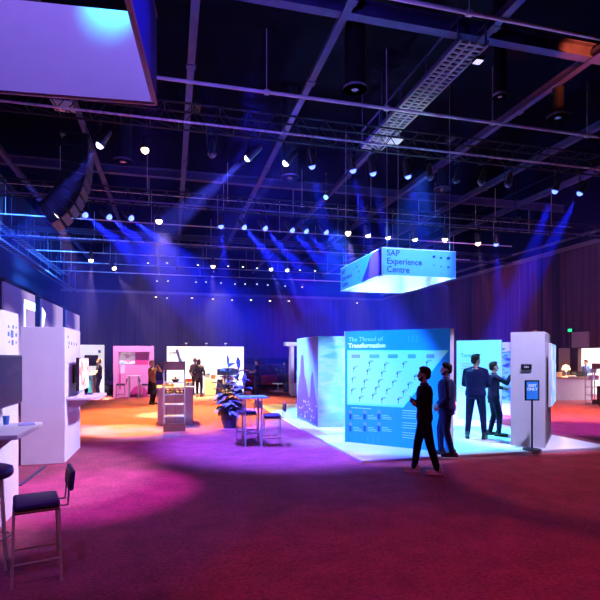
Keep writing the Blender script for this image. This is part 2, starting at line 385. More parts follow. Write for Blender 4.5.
for rn, y, lst in rowsH:
    for i, (px, py, wm) in enumerate(lst):
        t = thing('house_light', '%s house light from the left in the %s row below the far ceiling' % (ORD[i], rn), 'ceiling light', at_y(px, py, y), 0, 'small house lights, %s row' % rn)
        obj('can', can_me, None, t); obj('glow_disc', glow_me[bool(wm)], None, t)

# air diffusers with drop ducts -------------------------------------------------
def diffuser(px, py, label, r=.27, z=7.9, duct=.86):
    p = at_z(px, py, z)
    t = thing('air_diffuser', label, 'air diffuser', p, 0, 'ceiling air diffusers')
    obj('rim', MB().lathe([(r, .0), (r, .05), (r*.85, .07), (r*.82, .03), (r*.9, 0), (r, 0)], seg=28), M_steel, t, smooth=40)
    obj('cone', MB().lathe([(.01, -.02), (r*.3, .0), (r*.34, .02), (r*.55, .03), (r*.6, .06), (.02, .08)], seg=24), M_grey, t, smooth=40)
    obj('drop_duct', MB().cyl((0, 0, .06), (0, 0, 3.0 if duct > .6 else .75), r*duct if duct else .05, seg=24), M_black, t, smooth=40)
    return t
diffuser(355, 90, 'round air diffuser under a black drop duct, above the near truss middle')
diffuser(558, 118, 'round air diffuser at upper right below the orange joist', .27, duct=.5)
diffuser(500, 97, 'small round air diffuser right of the mesh catwalk', .17)
diffuser(442, 190, 'round air diffuser behind the near truss, right of its blue lamps', .30, duct=.5)
diffuser(290, 178, 'round air diffuser behind the near truss, between its white lamps', .30)
diffuser(123, 162, 'round air diffuser behind the near truss, right of the speaker array', .30)

# mesh catwalk ------------------------------------------------------------------
cw = thing('catwalk', 'mesh floored catwalk hung beside a joist at the upper right', 'catwalk', (6.15, 12.0, 8.45))
g = MB()
for k in range(36): g.box((0, -2.7+k*.155, 0), (.62, .05, .03))
for dx in (-.31, -.1, .1, .31): g.box((dx, 0, -.02), (.03, 5.6, .04))
obj('mesh_deck', g, M_grey, cw)
for dx in (-.33, .33): obj('side_rail', MB().box((dx, 0, .5), (.03, 5.6, .04)).box((dx, 0, .05), (.03, 5.6, .1)), M_beam, cw)
for dx in (-.33, .33):
    for k in range(5): obj('rail_post', MB().box((dx, -2.7+k*1.35, .25), (.03, .03, .5)), M_beam, cw)
    for k in (0, 4): obj('hanging_rod', MB().cyl((dx, -2.7+k*1.35, .5), (dx, -2.7+k*1.35, 2.4), .01, seg=6), M_beam, cw)
fx = thing('flood_lamp', 'square white work lamp fixed under the catwalk end', 'work lamp', at_z(478, 62, 8.33))
obj('lamp_box', MB().box((0, 0, .04), (.2, .2, .07), bev=.015), M_black, fx)
obj('lens', MB().box((0, 0, 0), (.17, .17, .012), bev=.005), mat('work_lens', (1, 1, 1), .4, emit=1.0, ecol=(.75, .72, 1), var=0), fx)
for k, (px, py, lb) in enumerate([(63, 106, 'pale square ceiling panel above the near truss by the big corner sign'), (393, 141, 'pale square ceiling panel at the catwalk lower end')]):
    tag(obj('ceiling_panel', MB().box((0, 0, 0), (.5, .6, .04), bev=.01).cyl((.2, 0, 0), (.2, 0, 1), .008, seg=6).cyl((-.2, 0, 0), (-.2, 0, 1), .008, seg=6), mat('pale_tile', (.55, .55, .58), .6), loc=at_z(px, py, 8.4)), lb, 'ceiling panel')

# line array ----------------------------------------------------------------------
la_top = at_d(78, 143, 13.0)
la = thing('line_array', 'curved black line array of speaker cabinets hung at upper left', 'loudspeaker', la_top)
obj('fly_frame', MB().box((0, 0, .06), (.7, .9, .06)).cyl((.2, 0, .08), (.2, 0, 2.4), .012, seg=6).cyl((-.2, 0, .08), (-.2, 0, 2.4), .012, seg=6), M_black, la)
pos = Vector((0, 0, -.02)); ang = 0.0
for k in range(10):
    R_ = Matrix.Rotation(ang, 3, 'Y')
    c = pos + R_ @ Vector((0, 0, -.11))
    cab = MB().prism([(-.28, -.45, -.095), (.30, -.45, -.105), (.30, -.45, .105), (-.28, -.45, .095)], (0, .9, 0))
    o = obj('cabinet', cab, M_black, la, c); o.rotation_euler = (0, ang, 0)
    g = obj('grille', MB().box((.31, 0, 0), (.02, .86, .19), bev=.004), mat('speaker_grille', (.05, .05, .06), .6, var=.5, scale=60), o)
    pos = pos + R_ @ Vector((0, 0, -.222)); ang += math.radians(1.5 + k*1.15)

# ================================================================== HUNG SIGNS
M_signcore = mat('sign_fabric', (.78, .80, .86), .6, var=.02)
M_signblue = mat('sign_print_blue', (.10, .36, .85), .6, var=.04)
M_signpurple = mat('sign_print_violet', (.06, .015, .40), .6, var=.05)
M_ink = mat('navy_ink', (.01, .02, .14), .6, var=.1)
M_pinkframe = mat('pale_frame', (.72, .55, .68), .4, var=.05)
zb_s = 3.9
c_near = at_z(382, 275, zb_s); c_left = at_z(341, 291, zb_s); c_right = at_z(451, 279, zb_s)
ln_y = 3.1; ln_x = 2.05
hs = .68
def ring_sign(loc, lx, ly, h, label, mface, frame, rz=0.0, th=.07):
    """hollow hanging box of four fabric walls"""
    t = thing('hanging_sign', label, 'hanging sign', loc, rz)
    obj('front_face', MB().box((lx/2, th/2, h/2), (lx, th, h)), mface, t)
    obj('back_face', MB().box((lx/2, ly-th/2, h/2), (lx, th, h)), mface, t)
    obj('left_face', MB().box((th/2, ly/2, h/2), (th, ly-2*th, h)), mface, t)
    obj('right_face', MB().box((lx-th/2, ly/2, h/2), (th, ly-2*th, h)), mface, t)
    f = MB()
    for z in (0, h):
        f.box((lx/2, 0, z), (lx, .02, .02)); f.box((lx/2, ly, z), (lx, .02, .02)); f.box((0, ly/2, z), (.02, ly, .02)); f.box((lx, ly/2, z), (.02, ly, .02))
    obj('edge_frame', f, frame, t)
    for x in (.15, lx-.15):
        for y in (.04, ly-.04): obj('hanging_wire', MB().cyl((x, y, h), (x, y, ZB-loc[2]), .006, seg=5), M_steel, t)
    return t
M_signface = mat('booth_sign_print', (.10, .34, .90), .6, var=.05, scale=1)
hang = ring_sign((c_near.x, c_near.y, zb_s), ln_x, ln_y, hs, 'blue four-sided hanging sign above the blue lit stand', M_signcore, M_white)
EPS = .004
# printed front (blue) and violet wedge on the left side
obj('front_print', MB().box((ln_x/2, -.003, hs/2), (ln_x-.02, .006, hs-.02)), M_signblue, hang)
obj('left_print', MB().box((-.003, ln_y/2, hs/2), (.006, ln_y-.02, hs-.02)), M_signblue, hang)
obj('violet_wedge', MB().prism([(-.008, .02, .02), (-.008, 1.35, .02), (-.008, .62, hs-.02), (-.008, .02, hs-.02)], (-.004, 0, 0)), M_signpurple, hang)
text('sign_lettering', 'SAP\nExperience\nCentre', .215, M_ink, hang, (.12, -.01, .49), bold=.003)
tl = text_mesh('SAP\nExperience\nCentre', .2, bold=.003); tl.transform(Matrix.Rotation(PI/2, 4, 'X')); tl.transform(Matrix.Rotation(-PI/2, 4, 'Z')); tl.materials.clear(); tl.materials.append(M_ink)
obj('side_lettering', tl, M_ink, hang, (-.01, ln_y-.1, .47))
dots = MB()
for (x, z, s_) in [(1.42, .52, .05), (1.62, .50, .045), (1.83, .50, .065), (1.42, .30, .02), (1.62, .28, .025), (1.83, .27, .045), (1.62, .09, .018)]:
    dots.box((x, -.009, z), (s_*1.4, .006, s_)); dots.box((x+s_*.5, -.009, z+s_*.45), (s_*.7, .006, s_*.5))
for (y, z, s_) in [(1.72, .50, .05), (1.95, .46, .03), (1.55, .34, .05), (1.55, .16, .035), (2.15, .42, .02)]:
    dots.box((-.009, y, z), (.006, s_*1.4, s_)); dots.box((-.009, y-s_*.5, z+s_*.45), (.006, s_*.7, s_*.5))
obj('cube_motif', dots, M_ink, hang)

q = at_z(156, 104, zb_s)
brz = math.radians(-5.4); off = Matrix.Rotation(brz, 3, 'Z') @ Vector((3.2, 3.3, 0))
big = ring_sign((q.x-off.x, q.y-off.y, zb_s), 3.2, 3.3, .70, 'pale lavender hollow square sign hanging in the top left corner', M_signcore, M_pinkframe, brz, .03)
obj('right_print', MB().box((3.2+.003, 1.65, .35), (.006, 3.28, .68)), mat('sign_print_deep', (.06, .07, .62), .6, var=.05), big)

# ================================================================== LEFT SIDE SCREENS
M_led = None
def led_material():
    m = bpy.data.materials.new('led_picture'); m.use_nodes = True; nt = m.node_tree; N = nt.nodes; L = nt.links
    b = N['Principled BSDF']; b.inputs['Base Color'].default_value = (.02, .02, .03, 1); b.inputs['Roughness'].default_value = .5
    tc = N.new('ShaderNodeTexCoord'); nz = N.new('ShaderNodeTexNoise'); nz.inputs['Scale'].default_value = .4; nz.inputs['Detail'].default_value = 0
    rp = N.new('ShaderNodeValToRGB'); e = rp.color_ramp.elements
    e[0].position = .30; e[0].color = (.05, .03, .22, 1); e[1].position = .56; e[1].color = (.40, .28, .62, 1)
    L.new(tc.outputs['Object'], nz.inputs['Vector']); L.new(nz.outputs['Fac'], rp.inputs['Fac']); L.new(rp.outputs['Color'], b.inputs['Emission Color'])
    b.inputs['Emission Strength'].default_value = 1.3
    return m
M_led = led_material()
M_ledline = mat('led_bright_line', (.8, .9, 1), .5, emit=2.6, ecol=(.62, .80, 1.0), var=0)
M_ledcyan = mat('led_cyan', (.1, .6, 1), .5, emit=1.3, ecol=(.10, .55, 1.0), var=0)
SX = -6.0
def ys(px): return at_x(px, 357, SX).y
scr = [(ys(3), ys(34)), (ys(41), ys(62)), (ys(66), ys(79))]
for i, (y0, y1) in enumerate(scr):
    t = thing('video_wall', '%s big lavender video wall of the row on the left side' % ['nearest', 'middle', 'farthest'][i], 'screen', (SX, y0, .5), 0, 'video walls on the left')
    wv = y1-y0
    obj('screen_face', MB().box((0, wv/2, 2.1), (.08, wv, 4.2)), M_led, t)
    obj('cabinet_frame', MB().box((-.1, wv/2, 4.24), (.3, wv+.06, .16)).box((-.12, wv/2, 2.0), (.14, wv-.1, 4.3)).box((-.12, .3, -.2), (.3, .1, .6)).box((-.12, wv-.3, -.2), (.3, .1, .6)), M_black, t)
    ln = MB(); cy = MB()
    def rect_outline(mb, a, b, c, d, w=.09):
        mb.box((.045, (a+b)/2, d), (.01, b-a, w)); mb.box((.045, (a+b)/2, c), (.01, b-a, w)); mb.box((.045, a, (c+d)/2), (.01, w, d-c)); mb.box((.045, b, (c+d)/2), (.01, w, d-c))
    if i == 0:
        ln.box((.045, wv*.80, 3.62), (.01, wv*.40, .36)); ln.box((.045, wv*.62, 1.9), (.01, .22, 3.4)); rect_outline(ln, wv*.66, wv*.82, .6, 1.9); cy.box((.045, wv*.84, .25), (.01, wv*.3, .5))
        cy.prism([(.045, wv*.70, 1.2), (.045, wv*.74, 1.8), (.045, wv*.80, 1.8), (.045, wv*.76, 1.2)], (.01, 0, 0))
    elif i == 1:
        ln.prism([(.045, .0, 2.4), (.045, .0, 3.75), (.045, .7, 3.5)], (.01, 0, 0)); rect_outline(ln, wv*.87, wv*.97, 2.2, 3.0, .08); cy.box((.045, wv*.5, .4), (.01, wv*.5, .5))
    else:
        cy.box((.045, wv*.5, .5), (.01, wv*.6, .3)); ln.box((.045, wv*.3, .9), (.01, wv*.2, .1))
    obj('bright_lines', ln, M_ledline, t); obj('cyan_shapes', cy, M_ledcyan, t)
for i, px in enumerate((37.5, 64, 81)):
    y = ys(px); t = thing('truss_tower', '%s upright ladder truss beside the video walls' % ['nearest', 'middle', 'farthest'][i], 'truss tower', (SX-.35, y, 0), 0, 'ladder truss towers')
    hh = 4.7
    for dx in (-.15, .15):
        for dy in (-.15, .15): obj('upright', MB().cyl((dx, dy, 0), (dx, dy, hh), .025, seg=8), M_steel, t, smooth=40)
    r_ = MB()
    for k in range(12):
        z = .2+k*.39
        for dx in (-.15, .15): r_.cyl((dx, -.15, z), (dx, .15, z), .022, seg=6)
        for dy in (-.15, .15): r_.cyl((-.15, dy, z), (.15, dy, z+.3), .014, seg=6)
    obj('rungs', r_, M_steel, t); obj('base_plate', MB().box((0, 0, .01), (.6, .6, .02)), M_black, t)

# overhead cable trays at left, near ceiling
for i, x in enumerate((-7.4, -6.7)):
    c = MB()
    for dx in (-.2, .2): c.box((dx, 0, 0), (.02, 26, .08))
    for k in range(64): c.box((0, -12.8+k*.4, 0), (.38, .06, .02))
    for k in range(7):
        for dx in (-.2, .2): c.cyl((dx, -12+4*k, 0), (dx, -12+4*k, 1.6), .008, seg=5)
    tag(obj('cable_tray', c, M_steel, loc=(x, 26, 7.75-1.2*i)), '%s hung ladder cable tray along the left wall' % ['outer', 'inner'][i], 'cable tray', 'cable trays')

# ================================================================== TOWERS A, B
def monitor(parent_loc, rz, w, h, label, scr_mat, group=None, mount=.16, bez=None):
    """screen facing local +X, arm runs to -X"""
    t = thing('monitor', label, 'monitor', parent_loc, rz, group)
    obj('bezel', MB().box((-.03, 0, 0), (.055, w, h), bev=.006), bez or M_blackpl, t)
    obj('screen', MB().box((0, 0, 0), (.008, w-.04, h-.04)), scr_mat, t)
    obj('wall_bracket', MB().box((-.07, 0, 0), (.025, .3, .3)).box((-mount+.03, 0, 0), (.02, .4, .35)).box((-(mount)/2-.03, 0, 0), (mount-.08, .1, .12)), M_black, t)
    return t
XT = -1.80
def poster_material(name, cols, scale, emit=.0, axis_stretch=(1, 1, 1), thr=None):
    m = bpy.data.materials.new(name); m.use_nodes = True; nt = m.node_tree; N = nt.nodes; L = nt.links
    b = N['Principled BSDF']; b.inputs['Roughness'].default_value = .45
    tc = N.new('ShaderNodeTexCoord'); mp = N.new('ShaderNodeMapping'); mp.inputs['Scale'].default_value = axis_stretch
    nz = N.new('ShaderNodeTexNoise'); nz.inputs['Scale'].default_value = scale; nz.inputs['Detail'].default_value = 2
    rp = N.new('ShaderNodeValToRGB'); rp.color_ramp.interpolation = 'EASE'
    while len(rp.color_ramp.elements) < len(cols): rp.color_ramp.elements.new(.5)
    for i, c in enumerate(cols):
        rp.color_ramp.elements[i].position = .3 + .4*i/max(1, len(cols)-1); rp.color_ramp.elements[i].color = (*lin(c), 1)
    L.new(tc.outputs['Object'], mp.inputs['Vector']); L.new(mp.outputs['Vector'], nz.inputs['Vector']); L.new(nz.outputs['Fac'], rp.inputs['Fac']); L.new(rp.outputs['Color'], b.inputs['Base Color'])
    if emit: L.new(rp.outputs['Color'], b.inputs['Emission Color']); b.inputs['Emission Strength'].default_value = emit
    return m
M_tvdark = poster_material('tv_dim_picture', ['#060308', '#1c1018', '#0a0610', '#382428'], 1.6, .12, (1, 1, 3))
M_tvwarm = poster_material('tv_warm_picture', ['#ffb070', '#f4f0ff', '#ff7040', '#e8e0f0'], 2.0, 1.0)

def demo_tower(y0, y1, x0, label, dots, mlabel, mon_y, mon_z, mon_w, mon_h, scr, shelf_y0, shelf_y1, shelf_d, shelf_z, slabel):
    ly = y1-y0; lx = XT-x0
    t = thing('display_tower', label, 'display tower', (x0, y0, 0))
    obj('carcass', MB().box((lx/2, ly/2, 1.2), (lx, ly, 2.39), bev=.006), M_white, t)
    obj('plinth', MB().box((lx/2, ly/2, .03), (lx-.08, ly-.08, .06)), M_black, t)
    mk = MB()
    for (y, z, s_) in dots: mk.box((lx+.002, y, z), (.004, s_, s_))
    obj('printed_motif', mk, mat('motif_blue', (.10, .22, .72), .6, var=.1), t)
    s_ = obj('shelf', MB().box((lx+shelf_d/2, (shelf_y0+shelf_y1)/2-y0, shelf_z-.03), (shelf_d, shelf_y1-shelf_y0, .055), bev=.012), M_whitelam, t)
    for yy in (shelf_y0-y0+.2, shelf_y1-y0-.25):
        obj('shelf_bracket', MB().prism([(lx, yy, shelf_z-.06), (lx+shelf_d*.7, yy, shelf_z-.06), (lx, yy, shelf_z-.3)], (0, .03, 0)), M_whitelam, s_)
    monitor((XT+.19, mon_y, mon_z), 0, mon_w, mon_h, mlabel, scr, mount=.19)
    return t
ta_y1 = 6.78
rdots = []
for (px, py, s_) in [(8.5, 326.5, .03), (13, 327, .04), (16, 327.5, .025), (8.5, 334, .05), (12, 334, .085), (16, 335, .045), (12.5, 342.5, .06), (9, 342, .025), (16, 342.5, .025)]:
    p = at_x(px, py, XT); rdots.append((p.y-3.6, p.z, s_))
demo_tower(3.6, ta_y1, XT-.75, 'white display tower nearest at the left edge with blue dot motif', rdots,
           'large dim monitor on the nearest white tower at left edge', 5.2, 1.625, 2.0, .53, M_tvdark, 5.18, 6.12, .42, 1.15, '')
p = at_z(65, 463.5); p2 = at_z(79, 448)
tb_y0, tb_y1 = p.y, p2.y
bd = []
for (px, py, s_) in [(68, 337, .05), (69, 343, .06), (71.5, 343.5, .06), (74, 344, .05), (76.5, 344.5, .05), (68.5, 347, .04)]:
    p = at_x(px, py, XT); bd.append((p.y-tb_y0, p.z, s_))
demo_tower(tb_y0, tb_y1, XT-.70, 'lavender lit white display tower standing clear on the pink carpet', bd,
           'slim monitor seen edge on beside the free standing white tower', 10.35, 1.55, 1.05, .62, M_tvwarm, tb_y0+.12, tb_y0+1.25, .55, 1.15, '')
# things on the near shelf
z0 = 1.15
tb = thing('tablet_stand', 'small tablet leaning in a stand on the nearest tower shelf', 'tablet', (XT+.17, 5.35, z0), .35)
obj('tablet', MB().box((0, 0, .115), (.012, .28, .2), rot=Euler((0, -.35, 0)), bev=.004), M_glass, tb)
obj('stand_foot', MB().box((-.05, 0, .006), (.14, .16, .012), bev=.003).box((-.04, 0, .07), (.012, .06, .14), rot=Euler((0, -.3, 0))), M_steel, tb)
tag(obj('paper_cup', MB().lathe([(.025, 0), (.034, .09), (.030, .088), (.022, .005)], seg=16), mat('blue_card', (.08, .22, .75), .6), loc=(XT+.10, 5.95, z0), smooth=40), 'small blue cup beside the tablet on the near shelf', 'cup')
tag(obj('leaflet', MB().box((0, 0, .002), (.16, .24, .004), rz=.3), mat('printed_leaflet', (.35, .35, .70), .5, var=.4, scale=12), loc=(XT+.30, 5.93, z0)), 'printed leaflet lying at the end of the near shelf', 'leaflet')
tag(obj('cable_cover', MB().box((0, 0, .008), (.055, (at_z(45, 466.5)-at_z(20, 486)).length, .016), bev=.005), mat('dark_tape', (.05, .05, .09), .6), loc=(at_z(45, 466.5)+at_z(20, 486))/2, rz=math.atan2(-(at_z(45, 466.5)-at_z(20, 486)).x, (at_z(45, 466.5)-at_z(20, 486)).y)), 'dark cable cover strip on pink carpet below the towers', 'cable cover')
# things on the far tower shelf
tag(obj('game_pad', MB().box((0, 0, .02), (.10, .05, .03), bev=.012).sph((-.05, -.02, .018), (.025, .04, .018)).sph((.05, -.02, .018), (.025, .04, .018)), mat('purple_plastic', (.06, .03, .14), .4), loc=(XT+.28, tb_y0+.75, 1.15), rz=.4, smooth=40), 'small dark controller on the shelf of the free standing tower', 'controller')
tag(obj('card_holder', MB().prism([(-.05, -.04, 0), (.05, -.04, 0), (.05, .03, .0), (.05, .03, .12), (.04, .03, .12), (-.05, -.03, .01)], (0, .12, 0)), M_white, loc=(XT+.2, tb_y0+.3, 1.15)), 'small white card holder on the free standing tower shelf', 'card holder')

# ================================================================== STOOLS AND HIGH TABLE
def make_stool(label, loc, rz, group, legm, seatm):
    """square counter stool, person faces local -X, backrest at +X"""
    t = thing('bar_stool', label, 'bar stool', loc, rz, group)
    w, d, hs_ = .18, .185, .66
    obj('seat', MB().box((0, 0, hs_-.015), (.345, .37, .065), bev=.025, seg=3), seatm, t, smooth=50)
    obj('seat_board', MB().box((0, 0, hs_-.06), (.335, .36, .02), bev=.006), M_wood, t)
    for sx in (-1, 1):
        for sy in (-1, 1):
            obj('leg', MB().cyl((sx*.165, sy*.165, hs_-.06), (sx*w, sy*d, 0.012), .0105, seg=10).cyl((sx*w, sy*d, .012), (sx*w, sy*d, 0), .014, seg=10), legm, t, smooth=40)
    r_ = MB()
    for sy in (-1, 1): r_.cyl((-.183, sy*.183, .19), (.183, sy*.183, .19), .008, seg=8)
    r_.cyl((-.180, -.180, .25), (-.180, .180, .25), .008, seg=8)
    obj('foot_rail', r_, legm, t, smooth=40)
    for sy in (-.12, .12): obj('back_post', MB().tube([(.12, sy, hs_-.055), (.235, sy, hs_-.05), (.25, sy, hs_+.16)], .008, seg=8), legm, t, smooth=40)
    bk = obj('backrest', MB().box((.265, 0, hs_+.16), (.035, .38, .17), rot=Euler((0, .1, 0)), bev=.015, seg=3), seatm, t, smooth=50)
    obj('back_board', MB().box((.243, 0, hs_+.16), (.012, .30, .13), rot=Euler((0, .1, 0)), bev=.004), M_wood, bk)
    return t
s1 = make_stool('padded square stool with brass legs alone on the near pink carpet', (-1.11, 4.69, 0), .27, 'padded square stools', M_brass, M_purplefab)
p = at_z(273, 447)
s2 = make_stool('padded square stool on the right of the blue lit high table', (p.x, p.y+.1, 0), -.1, 'padded square stools', M_chrome, M_purplefab)
p = at_z(249, 444)
dup(s2, (p.x, p.y+.35, 0), .2, 'padded square stool half hidden behind the blue lit high table', 'padded square stools')
# round stool at the left edge
rs = thing('round_stool', 'tall round padded stool cut by the left picture edge', 'bar stool', (-1.56, 4.98, 0))
obj('seat', MB().lathe([(.01, .80), (.17, .80), (.19, .82), (.195, .85), (.185, .885), (.15, .90), (.01, .905)], seg=32), M_purplefab, rs, smooth=50)
for k in range(4):
    a = PI/4+k*PI/2+.25
    obj('leg', MB().cyl((.13*math.cos(a), .13*math.sin(a), .80), (.19*math.cos(a), .19*math.sin(a), 0), .0125, seg=10), M_brass, rs, smooth=40)
rg = MB(); n = 28
for k in range(n): rg.cyl((.165*math.cos(2*PI*k/n), .165*math.sin(2*PI*k/n), .27), (.165*math.cos(2*PI*(k+1)/n), .165*math.sin(2*PI*(k+1)/n), .27), .009, seg=6)
obj('foot_ring', rg, M_brass, rs)

p = (at_z(244, 447)+at_z(262, 446))/2
ht = thing('high_table', 'slim high table with pale top standing before the big plant', 'high table', (p.x, p.y+.15, 0))
obj('table_top', MB().box((0, 0, 1.025), (.62, .55, .03), bev=.006), mat('aqua_top', (.20, .55, .85), .35, var=.03), ht)
for sx in (-.17, .17):
    for sy in (-.2, .2): obj('leg', MB().box((sx, sy, .505), (.032, .032, 1.01)), mat('pale_paint', (.62, .60, .68), .4, var=.05), ht)
obj('foot_rail', MB().box((0, -.2, .3), (.34, .02, .025)).box((0, .2, .3), (.34, .02, .025)), M_steel, ht)

# ================================================================== PLANTS
def leaf(mb, base, dirv, L_, W_, droop, mi=0, nseg=6):
    d = Vector(dirv).normalized(); up = Vector((0, 0, 1)); side = d.cross(up)
    if side.length < .05: side = Vector((1, 0, 0))
    side.normalize(); nrm = side.cross(d)
    rows = []
    for i in range(nseg+1):
        t_ = i/nseg; w_ = W_*(math.sin(PI*min(1, t_*.92+.06))**.8)*(.55+.55*t_ if t_ < .7 else (.55+.55*.7))*.9
        c = Vector(base)+d*L_*t_+Vector((0, 0, -droop*L_*t_*t_))
        rows.append([mb.bm.verts.new(c-side*w_/2+nrm*w_*.12), mb.bm.verts.new(c), mb.bm.verts.new(c+side*w_/2+nrm*w_*.12)])
    for A, B in zip(rows[:-1], rows[1:]):
        for j in (0, 1):
            f = mb.bm.faces.new((A[j], A[j+1], B[j+1], B[j])); f.material_index = mi; f.smooth = True
M_leaf = mat('broad_leaf', (.10, .13, .22), .45, var=.3, scale=5)
M_leaf2 = mat('palm_leaf', (.09, .16, .05), .5, var=.3, scale=5)
M_stem = mat('bark', (.08, .05, .03), .8)
M_soil = mat('soil', (.02, .012, .008), .95, var=.5, scale=40, bump=.6)
def pot(t, r, h, m):
    pt = obj('pot', MB().lathe([(r*.62, 0), (r*.95, h*.45), (r, h*.8), (r*.97, h), (r*.88, h), (r*.86, h*.86), (.01, h*.86)], seg=28), m, t, smooth=45)
    obj('soil', MB().cyl((0, 0, h*.80), (0, 0, h*.88), r*.86, seg=24), M_soil, t)
M_pot = mat('glazed_navy_pot', (.02, .025, .07), .2, var=.15)
p = at_z(230.5, 429)
fl = thing('fiddle_leaf_plant', 'big broad-leaved plant in a dark glazed pot by the high table', 'potted plant', (p.x, p.y+.2, 0))
pot(fl, .24, .47, M_pot)
rnd = random.Random(5)
stm = MB(); lf = MB()
stems = [[(0, 0, .40), (-.03, .02, .9), (-.04, .03, 1.58)], [(.04, .02, .40), (.12, .05, .85), (.24, .02, 1.52)], [(-.03, -.02, .40), (-.10, -.05, .8), (-.14, -.06, 1.15)], [(.03, -.05, .40), (.16, -.10, .75), (.36, -.10, 1.10)]]
for st in stems:
    stm.tube(st, .013, seg=7)
    nl = 17
    for k in range(nl):
        t_ = .12+.88*k/(nl-1); seg_ = 0 if t_ < .5 else 1; u = (t_-.5*seg_)*2
        b_ = Vector(st[seg_]).lerp(Vector(st[seg_+1]), u); a = k*2.399+rnd.uniform(-.3, .3)+st[2][0]*9
        el = rnd.uniform(-.25, .35)+.75*(t_-.4)
        leaf(lf, b_, (math.cos(a), math.sin(a), el), rnd.uniform(.32, .46), rnd.uniform(.30, .40), rnd.uniform(.15, .5))
    leaf(lf, Vector(st[2]), (rnd.uniform(-.2, .2), rnd.uniform(-.2, .2), 1), .36, .19, .0)
obj('stem', stm, M_stem, fl); obj('foliage', lf, M_leaf, fl)

p = at_z(287.5, 392)
pm = thing('potted_palm', 'narrow potted palm beside the white portal far behind', 'potted plant', (p.x, p.y, 0))
pot(pm, .27, .5, M_pot)
stm = MB(); lf = MB()
for k in range(14):
    a = k*2.4; el = rnd.uniform(.9, 2.6); base = Vector((.05*math.cos(a), .05*math.sin(a), .45))
    d = Vector((math.cos(a), math.sin(a), el)).normalized(); L_ = rnd.uniform(.7, 1.0)
    tip = base+d*L_; stm.cyl(base, tip, .010, .006, seg=5)
    for j in range(3): leaf(lf, base+d*L_*(.6+.2*j), d+Vector((rnd.uniform(-.5, .5), rnd.uniform(-.5, .5), rnd.uniform(-.2, .2))), .42, .10, .25)
obj('stem', stm, M_stem, pm); obj('foliage', lf, M_leaf2, pm)
p = at_z(108.5, 395)
bp_ = thing('potted_shrub', 'dark bushy potted shrub between the white and the pink stands', 'potted plant', (p.x, p.y, 0))
pot(bp_, .34, .5, M_pot)
stm = MB(); lf = MB()
for k in range(70):
    a = rnd.uniform(0, 2*PI); z = rnd.uniform(.5, 1.15); r_ = rnd.uniform(.02, .2)
    leaf(lf, (r_*math.cos(a), r_*math.sin(a), z), (math.cos(a), math.sin(a), rnd.uniform(-.2, .8)), rnd.uniform(.16, .28), .10, .3)
for k in range(5): stm.cyl((0, 0, .42), (.12*math.cos(k*1.3), .12*math.sin(k*1.3), 1.05), .012, seg=5)
obj('stem', stm, M_stem, bp_); obj('foliage', lf, mat('dark_leaf', (.03, .08, .05), .45, var=.3), bp_)
# ================================================================== PEOPLE
def remeshed(mb, name, vox, m, iters=4):
    bmesh.ops.recalc_face_normals(mb.bm, faces=mb.bm.faces[:])
    me = bpy.data.meshes.new(name); mb.bm.to_mesh(me); mb.bm.free()
    t = bpy.data.objects.new('figure_source', me); COL.objects.link(t)
    r = t.modifiers.new('r', 'REMESH'); r.mode = 'VOXEL'; r.voxel_size = vox; r.use_smooth_shade = True
    s = t.modifiers.new('s', 'SMOOTH'); s.factor = .5; s.iterations = iters
    dg = bpy.context.evaluated_depsgraph_get(); out = bpy.data.meshes.new_from_object(t.evaluated_get(dg)); out.name = name
    bpy.data.objects.remove(t); bpy.data.meshes.remove(me)
    out.materials.clear(); out.materials.append(m)
    for p_ in out.polygons: p_.use_smooth = True
    return out
def ik(a, c, l1, l2, pole):
    a = Vector(a); c = Vector(c); d = c-a; L_ = min(d.length, (l1+l2)*.999); dn = d.normalized(); c = a+dn*L_
    x = (l1*l1-l2*l2+L_*L_)/(2*L_); h = math.sqrt(max(0, l1*l1-x*x)); pl = Vector(pole); pl = (pl-dn*pl.dot(dn)).normalized()
    return a+dn*x+pl*h, c
def hand(mb, w, d, n, side, curl=.5, far=False):
    """w wrist, d along the hand, n palm normal, side towards the thumb"""
    d = Vector(d).normalized(); n = Vector(n); n = (n-d*n.dot(d)).normalized(); s = d.cross(n).normalized()
    if s.dot(Vector(side)) < 0: s = -s
    for k in (-.6, 0, .6): mb.cap(w+s*.022*k, w+d*.085+s*.042*k, .017, .015, seg=8)
    if far: mb.cap(w+d*.08, w+d*.13+n*.03, .026, .018, seg=8); return
    for i, (o, l_) in enumerate([(1.0, .068), (.34, .078), (-.34, .072), (-1.0, .056)]):
        p0 = w+d*.088+s*.033*o
        a1 = curl*.6; d1 = d*math.cos(a1)+n*math.sin(a1); p1 = p0+d1*l_*.5
        a2 = curl*1.5; d2 = d*math.cos(a2)+n*math.sin(a2); p2 = p1+d2*l_*.32
        a3 = curl*2.2; d3 = d*math.cos(a3)+n*math.sin(a3); p3 = p2+d3*l_*.25
        mb.cap(p0, p1, .0098, .009, seg=8); mb.cap(p1, p2, .009, .0085, seg=8); mb.cap(p2, p3, .0085, .0075, seg=8)
    p0 = w+d*.025+s*.028; p1 = p0+(s*.7+d*.6+n*.3).normalized()*.045; p2 = p1+(d*.9+n*.4+s*.1).normalized()*.035
    mb.cap(p0, p1, .013, .011, seg=8); mb.cap(p1, p2, .011, .009, seg=8)

